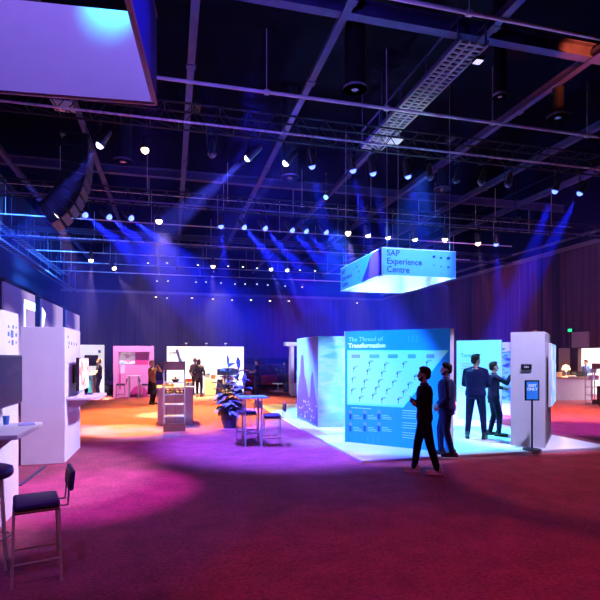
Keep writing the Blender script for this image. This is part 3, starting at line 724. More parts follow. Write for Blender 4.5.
def person(label, loc, heading, H=1.75, ankR=(.09, 0, .08), ankL=(-.09, 0, .08), wrR=(.25, .05, .88), wrL=(-.25, .05, .88), poleR=(.4, -1, 0), poleL=(-.4, -1, 0),
           toeR=.15, toeL=-.15, lean=0.0, yaw=0.0, pitch=0.0, skin=(.40, .22, .16), hairc=(.02, .014, .012), top=(.02, .02, .03), legs=(.02, .02, .04), shoe=(.02, .02, .02),
           shortsleeve=False, hem=.88, hairlen=0, beard=False, near=False, skirt=False, bulk=1.0, handR=None, handL=None, lapel=False, group=None, jacket_name='shirt', curl=.6, sole=None):
    k = H/1.75; rz = math.atan2(-heading.x, heading.y)
    t = thing('person', label, 'person', loc, rz, group)
    vox = .0085 if near else .019
    def ms(nm, c, **kw):
        m = ms0(nm, c, **kw)
        if nm in ('cloth', 'hair'): m.node_tree.nodes['Principled BSDF'].inputs['Specular IOR Level'].default_value = .12
        return m
    ms0 = lambda nm, c, **kw: mat('%s_%02x%02x%02x' % (nm, *[int(255*min(1, x)) for x in c]), c, **kw)
    V = lambda x, y, z: Vector((x, y+lean*(max(0, z-.93)), z))
    hipz = .92
    J = {}
    for s_, ank, wr, pol, nm in ((1, ankR, wrR, poleR, 'R'), (-1, ankL, wrL, poleL, 'L')):
        hip = Vector((s_*.09, 0, hipz)); kn, an = ik(hip, ank, .43, .425, (s_*.12, 1, 0))
        sh = V(s_*.176*(.5+.5*bulk), 0, 1.405); el, wrr = ik(sh, wr, .285, .255, pol)
        J[nm] = (hip, kn, an, sh, el, wrr)
    def torso(mb, g, z0, z1, flare=0):
        rows = [(.84, .145, .105), (.90, .165, .118), (.98, .158, .112), (1.07, .142, .102), (1.20, .156, .112), (1.32, .172, .118), (1.40, .160, .104), (1.45, .105, .082), (1.49, .062, .062)]
        rr = [(V(0, 0, z), (rx+g)*(bulk if z < 1.44 else 1), (ry+g)*(bulk if z < 1.44 else 1)) for z, rx, ry in rows if z0-.001 <= z <= z1+.001]
        if flare: rr = [(V(0, 0, z0-.06), rr[0][1]+flare, rr[0][2]+flare)]+rr
        mb.ringstack(rr, seg=22)
        if z1 > 1.4:
            for s_ in (-1, 1): mb.cap(V(s_*.05, 0, 1.452), V(s_*.155*(.5+.5*bulk), 0, 1.418), .045+g*.6, .043+g*.6)
    # head frame
    hb = V(0, .005, 1.475)
    HR = Matrix.Rotation(yaw, 3, 'Z') @ Matrix.Rotation(pitch, 3, 'X')
    hp = lambda x, y, z: hb+HR @ Vector((x, y, z-1.475))
    he = (HR.to_euler())
    body = MB(); torso(body, 0, .84, 1.49)
    for s_, nm in ((1, 'R'), (-1, 'L')):
        hip, kn, an, sh, el, wr = J[nm]
        body.cap(hip, kn, .085, .056); body.cap(kn, an, .055, .036)
        yw = toeR if nm == 'R' else toeL; fd = Vector((math.sin(yw), math.cos(yw), 0))
        body.cap(an+Vector((0, 0, -.035))-fd*.05, an+fd*.14+Vector((0, 0, -.047)), .034, .028)
        body.cap(an, an+Vector((0, 0, -.03)), .036, .036)
        body.cap(sh, el, .050, .040); body.cap(el, wr, .040, .027)
        hd = Vector(handR if (nm == 'R' and handR) else handL if (nm == 'L' and handL) else (wr-el))
        hand(body, wr, hd, Vector((-s_, .2, -.1)), Vector((0, 1, .2)), curl, far=not near)
    body.cap(V(0, 0, 1.44), hp(0, .012, 1.56), .056, .052)
    body.sph(hp(0, -.005, 1.655), (.074, .094, .098), seg=18, rings=12, rot=he)
    body.sph(hp(0, .030, 1.60), (.060, .066, .082), seg=16, rings=10, rot=he)
    body.sph(hp(0, .050, 1.548), (.036, .036, .026), rot=he)
    body.cap(hp(0, .088, 1.642), hp(0, .113, 1.602), .010, .015, seg=8)
    body.sph(hp(0, .088, 1.568), (.024, .014, .006), rot=he); body.sph(hp(0, .088, 1.557), (.021, .014, .007), rot=he)
    body.sph(hp(0, .078, 1.668), (.045, .020, .010), rot=he)
    for s_ in (-1, 1): body.sph(hp(s_*.076, .005, 1.622), (.012, .022, .034), rot=he)
    bo = obj('body', remeshed(body, 'body', vox, ms('skin', skin, rough=.5, var=.06), 3), None, t)
    if near:
        for s_ in (-1, 1): obj('eye', MB().sph(hp(s_*.030, .080, 1.640), .0125, rot=he, seg=10, rings=7), mat('eye_dark', (.05, .04, .04), .15), bo, smooth=60)
        obj('mouth', MB().sph(hp(0, .0995, 1.562), (.020, .004, .003), rot=he), mat('lip_line', (.16, .05, .05), .5), bo, smooth=60)
    hr = MB(); hr.sph(hp(0, -.018, 1.680), (.084, .098, .088), seg=20, rings=12, rot=he); hr.sph(hp(0, -.055, 1.625), (.070, .055, .075), rot=he)
    hr.sph(hp(.0, .045, 1.738), (.058, .040, .026), rot=he); hr.sph(hp(.03, .01, 1.752), (.045, .06, .024), rot=he)
    if hairlen:
        for x in (-.06, 0, .06): hr.cap(hp(x, -.045, 1.66), hp(x*1.1, -.065, 1.66-hairlen), .045, .03, seg=10)
    obj('hair', remeshed(hr, 'hair', vox, ms('hair', hairc, rough=.6, var=.4, scale=70), 2), None, t)
    if beard:
        b_ = MB(); b_.sph(hp(0, .047, 1.553), (.054, .052, .034), rot=he)
        for s_ in (-1, 1): b_.cap(hp(s_*.052, .045, 1.565), hp(s_*.066, .015, 1.615), .020, .012, seg=8)
        obj('beard', remeshed(b_, 'beard', vox, ms('hair', hairc, rough=.6, var=.4, scale=70), 2), None, t)
    # clothes
    c = MB(); torso(c, .020, .90 if hem > .87 else .84, 1.45, .006 if hem < .87 else 0)
    for s_, nm in ((1, 'R'), (-1, 'L')):
        hip, kn, an, sh, el, wr = J[nm]
        c.cap(sh, sh.lerp(el, .45 if shortsleeve else 1), .063, .062 if shortsleeve else .056)
        if not shortsleeve: c.cap(el, el.lerp(wr, .93), .056, .041)
    shirt = obj(jacket_name, remeshed(c, jacket_name, vox*1.1, ms('cloth', top, rough=.8, var=.2, scale=30), 3), None, t)
    if near:
        col = MB(); n = 16
        for i in range(n):
            a, b = 2*PI*i/n, 2*PI*(i+1)/n
            col.cyl(V(.064*math.cos(a), .004+.062*math.sin(a), 1.478), V(.064*math.cos(b), .004+.062*math.sin(b), 1.478), .013, seg=6)
        obj('collar', col, ms('cloth', top, rough=.8, var=.2, scale=30), shirt)
    l_ = MB()
    torso(l_, .012, .84, .98)
    for s_, nm in ((1, 'R'), (-1, 'L')):
        hip, kn, an, sh, el, wr = J[nm]
        l_.cap(hip, kn, .098*(.6+.4*bulk), .073); l_.cap(kn, an+Vector((0, 0, .005)), .073, .053)
    if skirt:
        l_.ringstack([(V(0, 0, .42), .22, .17), (V(0, 0, .7), .20, .15), (V(0, 0, .98), .165, .12)])
    obj('skirt' if skirt else 'trousers', remeshed(l_, 'trousers', vox*1.1, ms('cloth', legs, rough=.8, var=.2, scale=30), 3), None, t)
    for s_, nm in ((1, 'R'), (-1, 'L')):
        hip, kn, an, *_ = J[nm]; yw = toeR if nm == 'R' else toeL; fd = Vector((math.sin(yw), math.cos(yw), 0))
        a0 = Vector((an.x, an.y, an.z-.08))
        sm = MB(); sm.cap(a0-fd*.06+Vector((0, 0, .047)), a0+fd*.17+Vector((0, 0, .040)), .045, .037, seg=14); sm.cap(a0+Vector((0, 0, .06))-fd*.02, a0+Vector((0, 0, .105))-fd*.03, .047, .046)
        shoe_o = obj('shoe', remeshed(sm, 'shoe', vox, ms('shoe', shoe, rough=.4, var=.35 if sole else .15, scale=26), 2), None, t)
        if near:
            so = MB(); so.prism([(x_*.046+0, y_, 0) for x_, y_ in ((-.75, -.10), (.75, -.10), (1, 0), (1.05, .12), (.6, .205), (-.6, .205), (-1.05, .12), (-1, 0))], (0, 0, .024))
            o = obj('sole', so, ms('sole', sole if sole else shoe, rough=.6), shoe_o, (a0.x, a0.y, a0.z+.001), -yw)
    if k != 1: t.scale = (k, k, k)
    return t
PZ = .05
def pl(px, py, z=0): v = at_z(px, py, z); v.z = z; return v
LEFTV = -RIGHT
person('person in all black and pale trainers standing arms folded facing the blue panel', pl(424.5, 473.5), (LEFTV*1.0+FWD*.18).normalized(), 1.70, ankR=(.10, .16, .08), ankL=(-.08, -.20, .085), wrR=(-.08, .18, 1.16), wrL=(.08, .205, 1.20),
       poleR=(.7, -.1, -1), poleL=(-.7, -.1, -1), handR=(-1, -.25, .1), handL=(1, -.25, .05), toeR=.1, toeL=-.05, top=(.010, .009, .016), legs=(.010, .009, .016), shoe=(.85, .85, .85), sole=(.9, .9, .9), near=True, beard=True, bulk=1.0, yaw=-.1, jacket_name='sweater')
person('bearded person in dark blue jacket and trousers behind the one in black', pl(446.5, 455.5, PZ), (LEFTV*1.0+FWD*.25).normalized(), 1.70, ankR=(.10, .10, .08), ankL=(-.10, -.10, .08), wrR=(.20, .16, .96), wrL=(-.20, .14, .95),
       poleR=(.8, -1, 0), poleL=(-.8, -1, 0), top=(.022, .024, .09), legs=(.018, .022, .085), shoe=(.03, .03, .06), near=True, beard=True, bulk=1.22, hem=.84, jacket_name='jacket', yaw=.15, skin=(.42, .24, .20))
person('person in navy jacket seen from behind inside the blue lit stand', pl(475.5, 438.5, PZ), (FWD*1.0+RIGHT*.45).normalized(), 1.87, ankR=(.17, .05, .08), ankL=(-.16, -.02, .08), wrR=(.14, .27, 1.06), wrL=(-.10, .27, 1.06),
       poleR=(.8, -.5, -1.2), poleL=(-.8, -.5, -1.2), top=(.007, .007, .045), legs=(.006, .006, .036), near=True, bulk=1.16, yaw=-.75, pitch=-.06, hem=.88, jacket_name='jacket')
person('person in dark suit jacket reaching out to touch the white tower', pl(493.5, 435.5, PZ), (RIGHT*1.0-FWD*.12).normalized(), 1.70, ankR=(.09, .10, .08), ankL=(-.09, -.06, .08), wrR=(.10, .36, 1.43), wrL=(-.16, .26, 1.12),
       poleR=(.8, -.1, -1), poleL=(-1, -.4, -.6), handR=(0, 1, .15), top=(.013, .010, .035), legs=(.010, .009, .03), near=True, hem=.84, jacket_name='suit_jacket', yaw=.1, curl=.2)
person('person photographing with raised arms, olive apron over black skirt', pl(152, 404.5), (RIGHT*1.0-FWD*.25).normalized(), 1.72, wrR=(.10, .24, 1.52), wrL=(-.10, .24, 1.50), poleR=(1, .2, -1), poleL=(-1, .2, -1), top=(.16, .10, .03), legs=(.012, .01, .01),
       skirt=True, hairc=(.45, .26, .10), hairlen=.10, shortsleeve=True, hem=.84, skin=(.55, .33, .24))
cm = at_z(152, 404.5)+RIGHT*.32; cm.z = 1.60
tag(obj('camera', MB().box((0, 0, 0), (.10, .14, .10), bev=.015).cyl((.04, 0, 0), (.16, 0, 0), .042, seg=16), M_blackpl, loc=cm, rz=-YAW, smooth=40), 'black camera held up before the face of the person in olive', 'camera')
person('person in black with back turned before the bright white stand', pl(199, 397), FWD, 1.76, wrR=(.22, .12, 1.0), wrL=(-.22, .12, 1.0), top=(.012, .012, .03), legs=(.012, .012, .025), hairlen=.12, hem=.84)
person('fair haired person in pale top mostly hidden behind the one in black', pl(195.3, 395.5), (-FWD+RIGHT*.2).normalized(), 1.80, wrR=(.2, .2, 1.0), wrL=(-.2, .2, 1.0), top=(.5, .35, .3), legs=(.05, .05, .09), hairc=(.5, .3, .15))
person('person in dark tee and jeans standing right of the big plant', pl(257, 394.5), (LEFTV+FWD*.1).normalized(), 1.73, wrR=(.12, .30, 1.16), wrL=(-.16, .28, 1.12), poleR=(1, -1, -.5), poleL=(-1, -1, -.5), top=(.012, .014, .03), legs=(.03, .04, .12), shortsleeve=True)
person('person whose head shows just above the big plant leaves', pl(242.5, 392.5), (LEFTV-FWD).normalized(), 1.62, top=(.03, .03, .07), legs=(.03, .03, .06))
person('person in dark tee and jeans reading at the cyan counter', pl(99, 398), (LEFTV-FWD*.15).normalized(), 1.77, wrR=(.12, .22, 1.18), wrL=(-.12, .22, 1.17), poleR=(1, -1, -.3), poleL=(-1, -1, -.3), top=(.016, .016, .04), legs=(.02, .026, .10), shortsleeve=True, hairc=(.12, .09, .08), skin=(.6, .42, .36))
person('person in black with outstretched arm half hidden behind the slim monitor', pl(83.5, 402), (RIGHT-FWD*.2).normalized(), 1.70, wrR=(.14, .42, .98), wrL=(-.2, .1, .9), poleR=(1, -1, -.2), top=(.008, .007, .01), legs=(.008, .007, .01), hem=.84)
pb = at_d(586, 357, 24.0); pb.z = 0
person('person in pale blue shirt standing in the bright room at right', pb, (-RIGHT-FWD*.4).normalized(), 1.72, wrR=(.2, .25, 1.0), wrL=(-.2, .25, 1.0), top=(.25, .38, .75), legs=(.03, .03, .06), hairc=(.10, .04, .03))

# ================================================================== BLUE LIT STAND
PX0, PX1, PY0, PY1 = 3.26, 8.66, 8.25, 18.8
M_deck = mat('white_deck', (.78, .80, .82), .28, var=.04, scale=1.2)
pf = thing('stand_platform', 'low white platform of the blue lit stand on the red carpet', 'platform', ((PX0+PX1)/2, (PY0+PY1)/2, 0))
obj('deck', MB().box((0, 0, .03), (PX1-PX0, PY1-PY0, .04)), M_deck, pf)
obj('edge_trim', MB().box((0, -(PY1-PY0)/2-.01, .022), (PX1-PX0+.04, .02, .044)).box((0, (PY1-PY0)/2+.01, .022), (PX1-PX0+.04, .02, .044)).box((-(PX1-PX0)/2-.01, 0, .022), (.02, PY1-PY0, .044)).box(((PX1-PX0)/2+.01, 0, .022), (.02, PY1-PY0, .044)), M_whitelam, pf)

# wall with the printed map ------------------------------------------------------
A = cam2w(.947, 10.76); B = cam2w(2.86, 9.53); A.z = B.z = PZ
du = (B-A).normalized(); Wp = (B-A).length; nrm = Vector((du.y, -du.x, 0)); rzp = math.atan2(du.y, du.x); HP = 2.37
def on_panel(px, py):
    q = at_plane(px, py, A, nrm)-A; return q.dot(du), q.z
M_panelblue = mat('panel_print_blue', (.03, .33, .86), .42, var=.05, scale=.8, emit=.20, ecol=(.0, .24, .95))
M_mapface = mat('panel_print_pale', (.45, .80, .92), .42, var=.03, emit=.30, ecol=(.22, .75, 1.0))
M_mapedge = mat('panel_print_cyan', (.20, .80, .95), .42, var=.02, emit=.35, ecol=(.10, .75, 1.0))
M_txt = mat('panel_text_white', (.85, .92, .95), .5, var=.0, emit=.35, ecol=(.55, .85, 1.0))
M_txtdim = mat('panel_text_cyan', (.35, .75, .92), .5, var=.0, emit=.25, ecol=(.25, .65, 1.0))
M_mark = mat('panel_mark_navy', (.02, .07, .28), .5, var=.1)
M_pill = mat('panel_pill', (.16, .50, .80), .5, var=.05)
M_pill2 = mat('panel_pill_lilac', (.34, .40, .75), .5, var=.05)
tw = thing('printed_wall', 'blue printed wall with white title and pale map facing the carpet', 'printed wall', A, rzp)
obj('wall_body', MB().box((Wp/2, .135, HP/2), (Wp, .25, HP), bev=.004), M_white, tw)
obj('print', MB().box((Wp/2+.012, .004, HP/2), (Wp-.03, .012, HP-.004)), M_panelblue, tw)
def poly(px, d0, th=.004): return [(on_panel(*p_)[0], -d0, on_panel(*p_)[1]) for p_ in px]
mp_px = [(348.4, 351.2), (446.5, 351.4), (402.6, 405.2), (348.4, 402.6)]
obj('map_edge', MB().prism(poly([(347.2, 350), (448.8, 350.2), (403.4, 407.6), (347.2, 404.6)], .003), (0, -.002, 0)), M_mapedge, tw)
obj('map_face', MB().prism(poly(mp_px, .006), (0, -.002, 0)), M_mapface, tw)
u0, z0_ = on_panel(348.6, 341.6); text('title_lettering', 'The Thread of', .135, M_txtdim, tw, (u0, -.008, z0_))
u0, z0_ = on_panel(348.6, 347.8); text('title_lettering', 'Transformation', .135, M_txt, tw, (u0, -.008, z0_), bold=.005)
for i, (px, w_, m_) in enumerate([(356, 9, M_pill2), (374.5, 10, M_pill), (393, 10, M_pill), (412, 8, M_pill), (430.5, 8, M_pill2)]):
    u, z = on_panel(px, 356.2); u2, _ = on_panel(px+w_, 356.2)
    obj('heading_pill', MB().box((u, -.010, z), (u2-u, .004, .075), bev=.0018), m_, tw)
pins = MB(); caps = MB()
pin_px = [(369.5, 363.5), (385, 365.5), (403.5, 364.5), (354, 369), (367.5, 371.5), (382, 373.5), (397.5, 374), (421, 370), (352.5, 379.5), (364.5, 382), (379, 382), (393, 383), (415, 377), (362, 390), (376, 389), (387, 391), (408.5, 385), (352, 391), (360, 398.5), (373, 396), (382, 400), (398.5, 400), (403.5, 392.5), (427, 363)]
for px, py in pin_px:
    u, z = on_panel(px, py); pins.box((u, -.0095, z-.03), (.009, .003, .085)); pins.sph((u, -.0095, z+.015), (.020, .003, .020), seg=10, rings=6); caps.box((u+.05, -.0095, z+.055), (.10, .003, .014)); caps.box((u+.035, -.0095, z+.032), (.07, .003, .010))
obj('map_pins', pins, M_mark, tw); obj('map_captions', caps, M_pill, tw)
ic = MB(); it = MB(); hd = MB()
for r_, ypx in enumerate((413.5, 425.5)):
    for c_, xpx in enumerate((350.5, 364.8, 379)):
        u, z = on_panel(xpx, ypx); ic.box((u, -.008, z-.06), (.05, .003, .12)); hd.sph((u+.005, -.0085, z+.03), (.035, .003, .042), seg=12, rings=7)
        for j, L_ in enumerate((.14, .20, .22)): it.box((u+.07+L_/2, -.008, z-.03-.035*j), (L_, .003, .012))
u, z = on_panel(352, 407.6); it.box((u+.22, -.008, z), (.46, .003, .018))
for j in range(12):
    if j in (4, 8): continue
    u, z = on_panel(402.5, 410.3+2.45*j); L_ = [.34, .50, .47, .52, 0, .5, .52, .45, 0, .51, .47, .30][j]; it.box((u+L_/2, -.008, z), (L_, .003, .020 if j == 0 else .013))
obj('portrait_figures', ic, M_mark, tw); obj('portrait_heads', hd, M_pill2, tw); obj('caption_lines', it, M_txtdim, tw)
gd = MB()
for i in range(3):
    for j in range(3):
        u, z = on_panel(409+i*4, 336.5+j*2.4); gd.box((u, -.008, z), (.014, .003, .014)); u, z = on_panel(368+i*5, 437.5+j*2.3); gd.box((u, -.008, z), (.012, .003, .012))
obj('dot_grid', gd, M_txtdim, tw)

# tower with the violet mural -----------------------------------------------------
L0 = cam2w(.464, 12.9)
mt = thing('mural_tower', 'white tower with a violet city mural left of the printed wall', 'display tower', (L0.x, L0.y, PZ))
M_streak = poster_material('streak_print', ['#8fd8ff', '#dff6ff', '#b8ecff', '#ffffff'], 1.6, 0, (.5, 1, 2.2))
M_lilac = poster_material('lilac_print', ['#6459a8', '#5576b4', '#6e62ac'], .9, 0, (1, 1, .7))
obj('carcass', MB().box((.5, 1.1, 1.18), (1.0, 2.2, 2.36), bev=.004), M_white, mt)
obj('front_print', MB().box((.5, -.003, 1.18), (.98, .006, 2.34)), M_streak, mt)
obj('side_print', MB().box((-.003, 1.1, 1.18), (.006, 2.18, 2.34)), M_lilac, mt)
sil = MB(); pts = [(2.10, .08), (2.14, .5), (2.02, .95), (1.90, 1.25), (1.78, 1.32), (1.72, 1.85), (1.60, 1.90), (1.52, 1.80), (1.44, 1.95), (1.40, 1.62), (1.34, 1.30), (1.20, 1.20), (1.05, .95), (.92, .72), (.78, .70), (.70, .85), (.62, 1.30), (.52, 1.42), (.44, 1.38), (.34, 1.10), (.22, .80), (.10, .62), (.04, .50), (.04, .06)]
sil.prism([(-.008, y, z) for y, z in pts], (-.003, 0, 0)); obj('city_mural', sil, mat('mural_violet', (.05, .014, .085), .5, var=.3, scale=2.5), mt)
ws = MB(); rr = random.Random(3)
for k in range(26):
    y = rr.uniform(.1, 1.9); z = rr.uniform(.1, .62); ws.box((-.0125, y, z), (.003, .05, .04))
obj('mural_windows', ws, mat('mural_pale', (.6, .55, .8), .5), mt)
# narrow panel seen in the gap
q = at_d(341.5, 357, 14.6)
gp = thing('gap_panel', 'narrow pale panel with pink print glimpsed behind the mural tower', 'panel', (q.x, q.y, PZ), -YAW*0)
obj('board', MB().box((.5, 0, 1.05), (1.0, .06, 2.1), bev=.004), M_white, gp)
obj('print', MB().box((.5, -.033, 1.05), (.97, .006, 2.06)), poster_material('pink_streak_print', ['#a8c4ff', '#f2b8d8', '#c8d4ff'], 1.2, 0, (1, 1, 1.4)), gp)
# inner white wall
Nl, Nr = at_d(456.5, 357, 14.7), at_d(501, 357, 14.0)
dn = Vector((Nr.x-Nl.x, Nr.y-Nl.y, 0)); Wn = dn.length; rzn = math.atan2(dn.y, dn.x)
iw = thing('inner_wall', 'pale cyan lit wall panel behind the two people inside the stand', 'printed wall', (Nl.x, Nl.y, PZ), rzn)
obj('wall_body', MB().box((Wn/2, .06, 1.15), (Wn, .12, 2.30), bev=.004), M_white, iw)
lt = MB()
for i, (z, L_) in enumerate([(1.62, .30), (1.55, .42), (1.48, .38), (1.30, .40), (1.24, .36), (1.18, .42), (1.12, .30)]): lt.box((.14+L_/2, -.004, z), (L_, .004, .025))
obj('caption_lines', lt, mat('caption_pink', (.75, .45, .50), .5), iw)
text('heading_lettering', 'Together', .15, mat('caption_blue', (.10, .42, .72), .5), iw, (.12, -.004, 1.82), bold=.003)
obj('colour_band', MB().box((.38, -.003, 1.1), (.5, .004, .62)), mat('band_tint', (.72, .70, .78), .5, var=.04), iw)
Pl, Pr = at_d(500, 357, 15.8), at_d(524, 357, 15.4)
dn = Vector((Pr.x-Pl.x, Pr.y-Pl.y, 0)); Wq = dn.length
bp2 = thing('poster_wall', 'tall blue sea picture panel glimpsed left of the white tower', 'printed wall', (Pl.x, Pl.y, PZ), math.atan2(dn.y, dn.x))
obj('wall_body', MB().box((Wq/2, .05, 1.14), (Wq, .1, 2.28), bev=.004), M_white, bp2)
obj('picture', MB().box((Wq/2, -.003, 1.25), (Wq-.06, .006, 1.7)), poster_material('sea_print', ['#123c8c', '#7fd0e8', '#2a6cc0', '#c8d8f0'], 1.4, .25, (1, 1, 3)), bp2)

# white tower with tablet ----------------------------------------------------------
T0 = cam2w(.49*10.0, 10.0); dl_ = cam2w(-.866, .5); dd_ = cam2w(.5, .866)
rzt = math.atan2(-dl_.y, -dl_.x); TWd, TDp = .64, 1.9
to = T0+dl_*TWd
wt_ = thing('white_tower', 'tall white tower with a small black tablet at the stand edge', 'display tower', (to.x, to.y, PZ), rzt)
obj('carcass', MB().box((TWd/2, TDp/2, 1.165), (TWd, TDp, 2.33), bev=.005), M_white, wt_)
obj('plinth', MB().box((TWd/2, TDp/2, .02), (TWd+.01, TDp+.01, .04)), M_whitelam, wt_)
tbm = obj('tablet', MB().box((.30, -.014, 1.62), (.20, .026, .11), bev=.006), M_blackpl, wt_)
text('symbol_lettering', 'ON', .055, mat('tablet_glow', (.8, .8, .9), .4, emit=.5), tbm, (.30, -.0285, 1.60), align='CENTER')
obj('top_sensor', MB().sph((.42, .5, 2.34), (.06, .06, .04)), M_blackpl, wt_)
q = to + Vector((math.cos(rzt), math.sin(rzt), 0))*(TWd+.105) + Vector((-math.sin(rzt), math.cos(rzt), 0))*.98
monitor((q.x, q.y, 1.50), rzt, 1.5, 1.30, 'bright upright monitor on the right side of the white tower', poster_material('tv_cyan_picture', ['#9fe8ff', '#5fb8ff', '#e0faff', '#3868d8'], 1.6, .8), mount=.10, bez=M_white)
# sign on a pole
q = at_d(532, 357, 9.80)
sg = thing('sign_stand', 'black pole sign with blue notice in front of the white tower', 'sign stand', (q.x, q.y, PZ), -YAW)
obj('base', MB().lathe([(.01, 0), (.17, 0), (.175, .012), (.15, .022), (.03, .03), (.01, .03)], seg=32), M_black, sg, smooth=40)
obj('pole', MB().cyl((0, 0, .02), (0, 0, 1.0), .018, seg=14), M_black, sg, smooth=40)
fr = obj('sign_frame', MB().box((0, 0, 1.165), (.285, .025, .40), bev=.006), M_black, sg)
obj('notice', MB().box((0, -.0145, 1.165), (.225, .004, .345)), mat('notice_blue', (.04, .28, .80), .4, var=.04, emit=.25, ecol=(.02, .25, .9)), fr)
text('notice_lettering', 'EXIT', .075, M_txt, fr, (0, -.018, 1.235), align='CENTER', bold=.002)
text('notice_lettering', 'ONLY', .075, M_txt, fr, (0, -.018, 1.165), align='CENTER', bold=.002)

# ================================================================== FAR STANDS
def wall_light(parent, x, z):
    o = obj('arm_light', MB().cyl((x, 0, z), (x, -.25, z+.14), .012, seg=6).box((x, -.30, z+.15), (.14, .12, .035), bev=.006), M_white, parent)
    obj('lens', MB().box((x, -.30, z+.129), (.11, .09, .008)), mat('arm_lens', (1, 1, 1), .4, emit=3, ecol=(1, .95, .9)), o)
# bright white stand
y0 = 25.2; xa, xb = at_y(166.5, 357, y0).x, at_y(244, 357, y0).x; Wb = xb-xa
ws_ = thing('lightbox_stand', 'wide glowing white stand wall far behind the food counter', 'exhibition stand', (xa, y0, 0))
obj('frame', MB().box((Wb/2, .1, 1.2), (Wb, .16, 2.40), bev=.005), M_white, ws_)
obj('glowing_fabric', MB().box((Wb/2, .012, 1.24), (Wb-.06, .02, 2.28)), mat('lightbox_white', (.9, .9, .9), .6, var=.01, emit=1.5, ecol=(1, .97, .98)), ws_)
text('logo_lettering', 'pwc', .30, mat('logo_ink', (.06, .04, .08), .5), ws_, (.12, -.006, 2.0), bold=.004)
text('wall_lettering', 'D  LO', .30, mat('logo_grey', (.25, .22, .28), .5), ws_, (.70, -.006, 1.60), bold=.002)
for px in (186, 206, 225): wall_light(ws_, at_y(px, 357, y0).x-xa, 2.40)
def sits(name, px, Z): q = at_d(px, 357, Z); q.z = 0; return q
q = sits('', 227, 24.0)
dk = thing('stand_counter', 'white counter with a dark curved top on the glowing stand', 'counter', q)
obj('body', MB().box((0, 0, .50), (.55, .5, 1.0), bev=.01), M_whitelam, dk)
cvd = MB(); n = 8
cvd.prism([(-.5+1.0*i/n, -.28, 1.0+.30+.05*math.sin(PI*i/n)) for i in range(n+1)]+[(.5, -.28, 1.01), (-.5, -.28, 1.01)], (0, .06, 0)); obj('curved_screen', cvd, M_blackpl, dk)
q = sits('', 219.0, 23.2)
tag(obj('banner_board', MB().box((0, 0, .42), (.26, .05, .84), rot=Euler((-.12, .12, 0)), bev=.005).box((.02, .06, .02), (.34, .3, .04)), M_blackpl, loc=q), 'black leaning board standing beside the counter on the glowing stand', 'board')
q = sits('', 210, 24.2)  # plinth and boxes stand in for an unclear, person-like shape
pd = thing('stand_in_plinth', 'white stand-in plinth with pale blue box near the glowing wall', 'plinth', q)
obj('body', MB().box((0, 0, .4), (.55, .4, .8), bev=.01), M_whitelam, pd)
tag(obj('stand_in_box', MB().box((0, 0, .15), (.26, .24, .30), bev=.01).box((0, 0, .285), (.28, .26, .05), bev=.006), mat('pale_blue_card', (.30, .45, .80), .5), loc=q+Vector((-.12, 0, .8))), 'pale blue stand-in box on the white plinth', 'box')
tag(obj('stand_in_box', MB().box((0, 0, .1), (.22, .24, .2), bev=.01).box((0, 0, .19), (.24, .26, .03), bev=.006), mat('orange_card', (.85, .28, .08), .5), loc=q+Vector((.16, 0, .8))), 'orange stand-in box on the white plinth', 'box')
# pink stand
y0 = 24.3; xa, xb = at_y(113.3, 357, y0).x, at_y(154, 357, y0).x; Wb = xb-xa
M_pink = mat('pink_board', (.82, .36, .66), .6, var=.04); M_mag = mat('magenta_board', (.62, .05, .28), .6, var=.05)
pk = thing('pink_stand', 'pink exhibition stand with magenta shapes and a picture', 'exhibition stand', (xa, y0, 0))
obj('back_board', MB().box((Wb/2, .30, 1.15), (Wb-.02, .06, 2.3)), M_pink, pk)
obj('side_board', MB().box((.12, .12, 1.19), (.24, .34, 2.38), bev=.005), M_pink, pk); obj('side_board', MB().box((Wb-.10, .12, 1.19), (.20, .34, 2.38), bev=.005), M_pink, pk)
obj('top_board', MB().box((Wb/2, .12, 2.24), (Wb, .36, .28), bev=.005), M_pink, pk)
ub = lambda px: at_y(px, 357, y0+.27).x-xa
zb_ = lambda py: at_y(133, py, y0+.27).z
def flat(n, x0, x1, ya, yb, m, par, d=.262): return obj(n, MB().box(((ub(x0)+ub(x1))/2, d, (zb_(ya)+zb_(yb))/2), (ub(x1)-ub(x0), .012, abs(zb_(ya)-zb_(yb)))), m, par)
flat('picture', 119.5, 135, 352, 364, poster_material('sky_picture', ['#6fd0e8', '#e8f4ff', '#c890b0', '#9fe0f0'], 2.0, .35, (1, 1, 2)), pk, .258)
flat('magenta_band', 135, 148, 359.5, 364.5, M_mag, pk); flat('pale_poster', 120.8, 125, 365, 373.5, mat('pale_poster', (.75, .85, .95), .5), pk); flat('magenta_band', 117.8, 120.8, 373.5, 389, M_mag, pk); flat('lilac_panel', 136, 148, 351.5, 359, mat('lilac_board', (.70, .22, .50), .6), pk)
hc = MB(); n = 14; cx = (ub(131)+ub(147))/2
hc.prism([(cx+.40*math.cos(PI*i/n), .262, .03+.50*math.sin(PI*i/n)) for i in range(n+1)], (0, -.01, 0)); obj('half_disc', hc, M_mag, pk)
q = sits('', 134, 22.6)
ht2 = thing('high_table', 'slim pale high table in front of the pink stand', 'high table', q)
obj('table_top', MB().box((0, 0, 1.02), (.55, .5, .03), bev=.006), M_whitelam, ht2)
for sx in (-.2, .2):
    for sy in (-.2, .2): obj('leg', MB().box((sx, sy, .5), (.04, .04, 1.0)), M_steel, ht2)
dup(s2, sits('', 146, 22.4), PI, 'padded square stool right of the table at the pink stand', 'padded square stools')
dup(s2, sits('', 120.5, 22.4), 0, 'padded square stool left of the table at the pink stand', 'padded square stools')
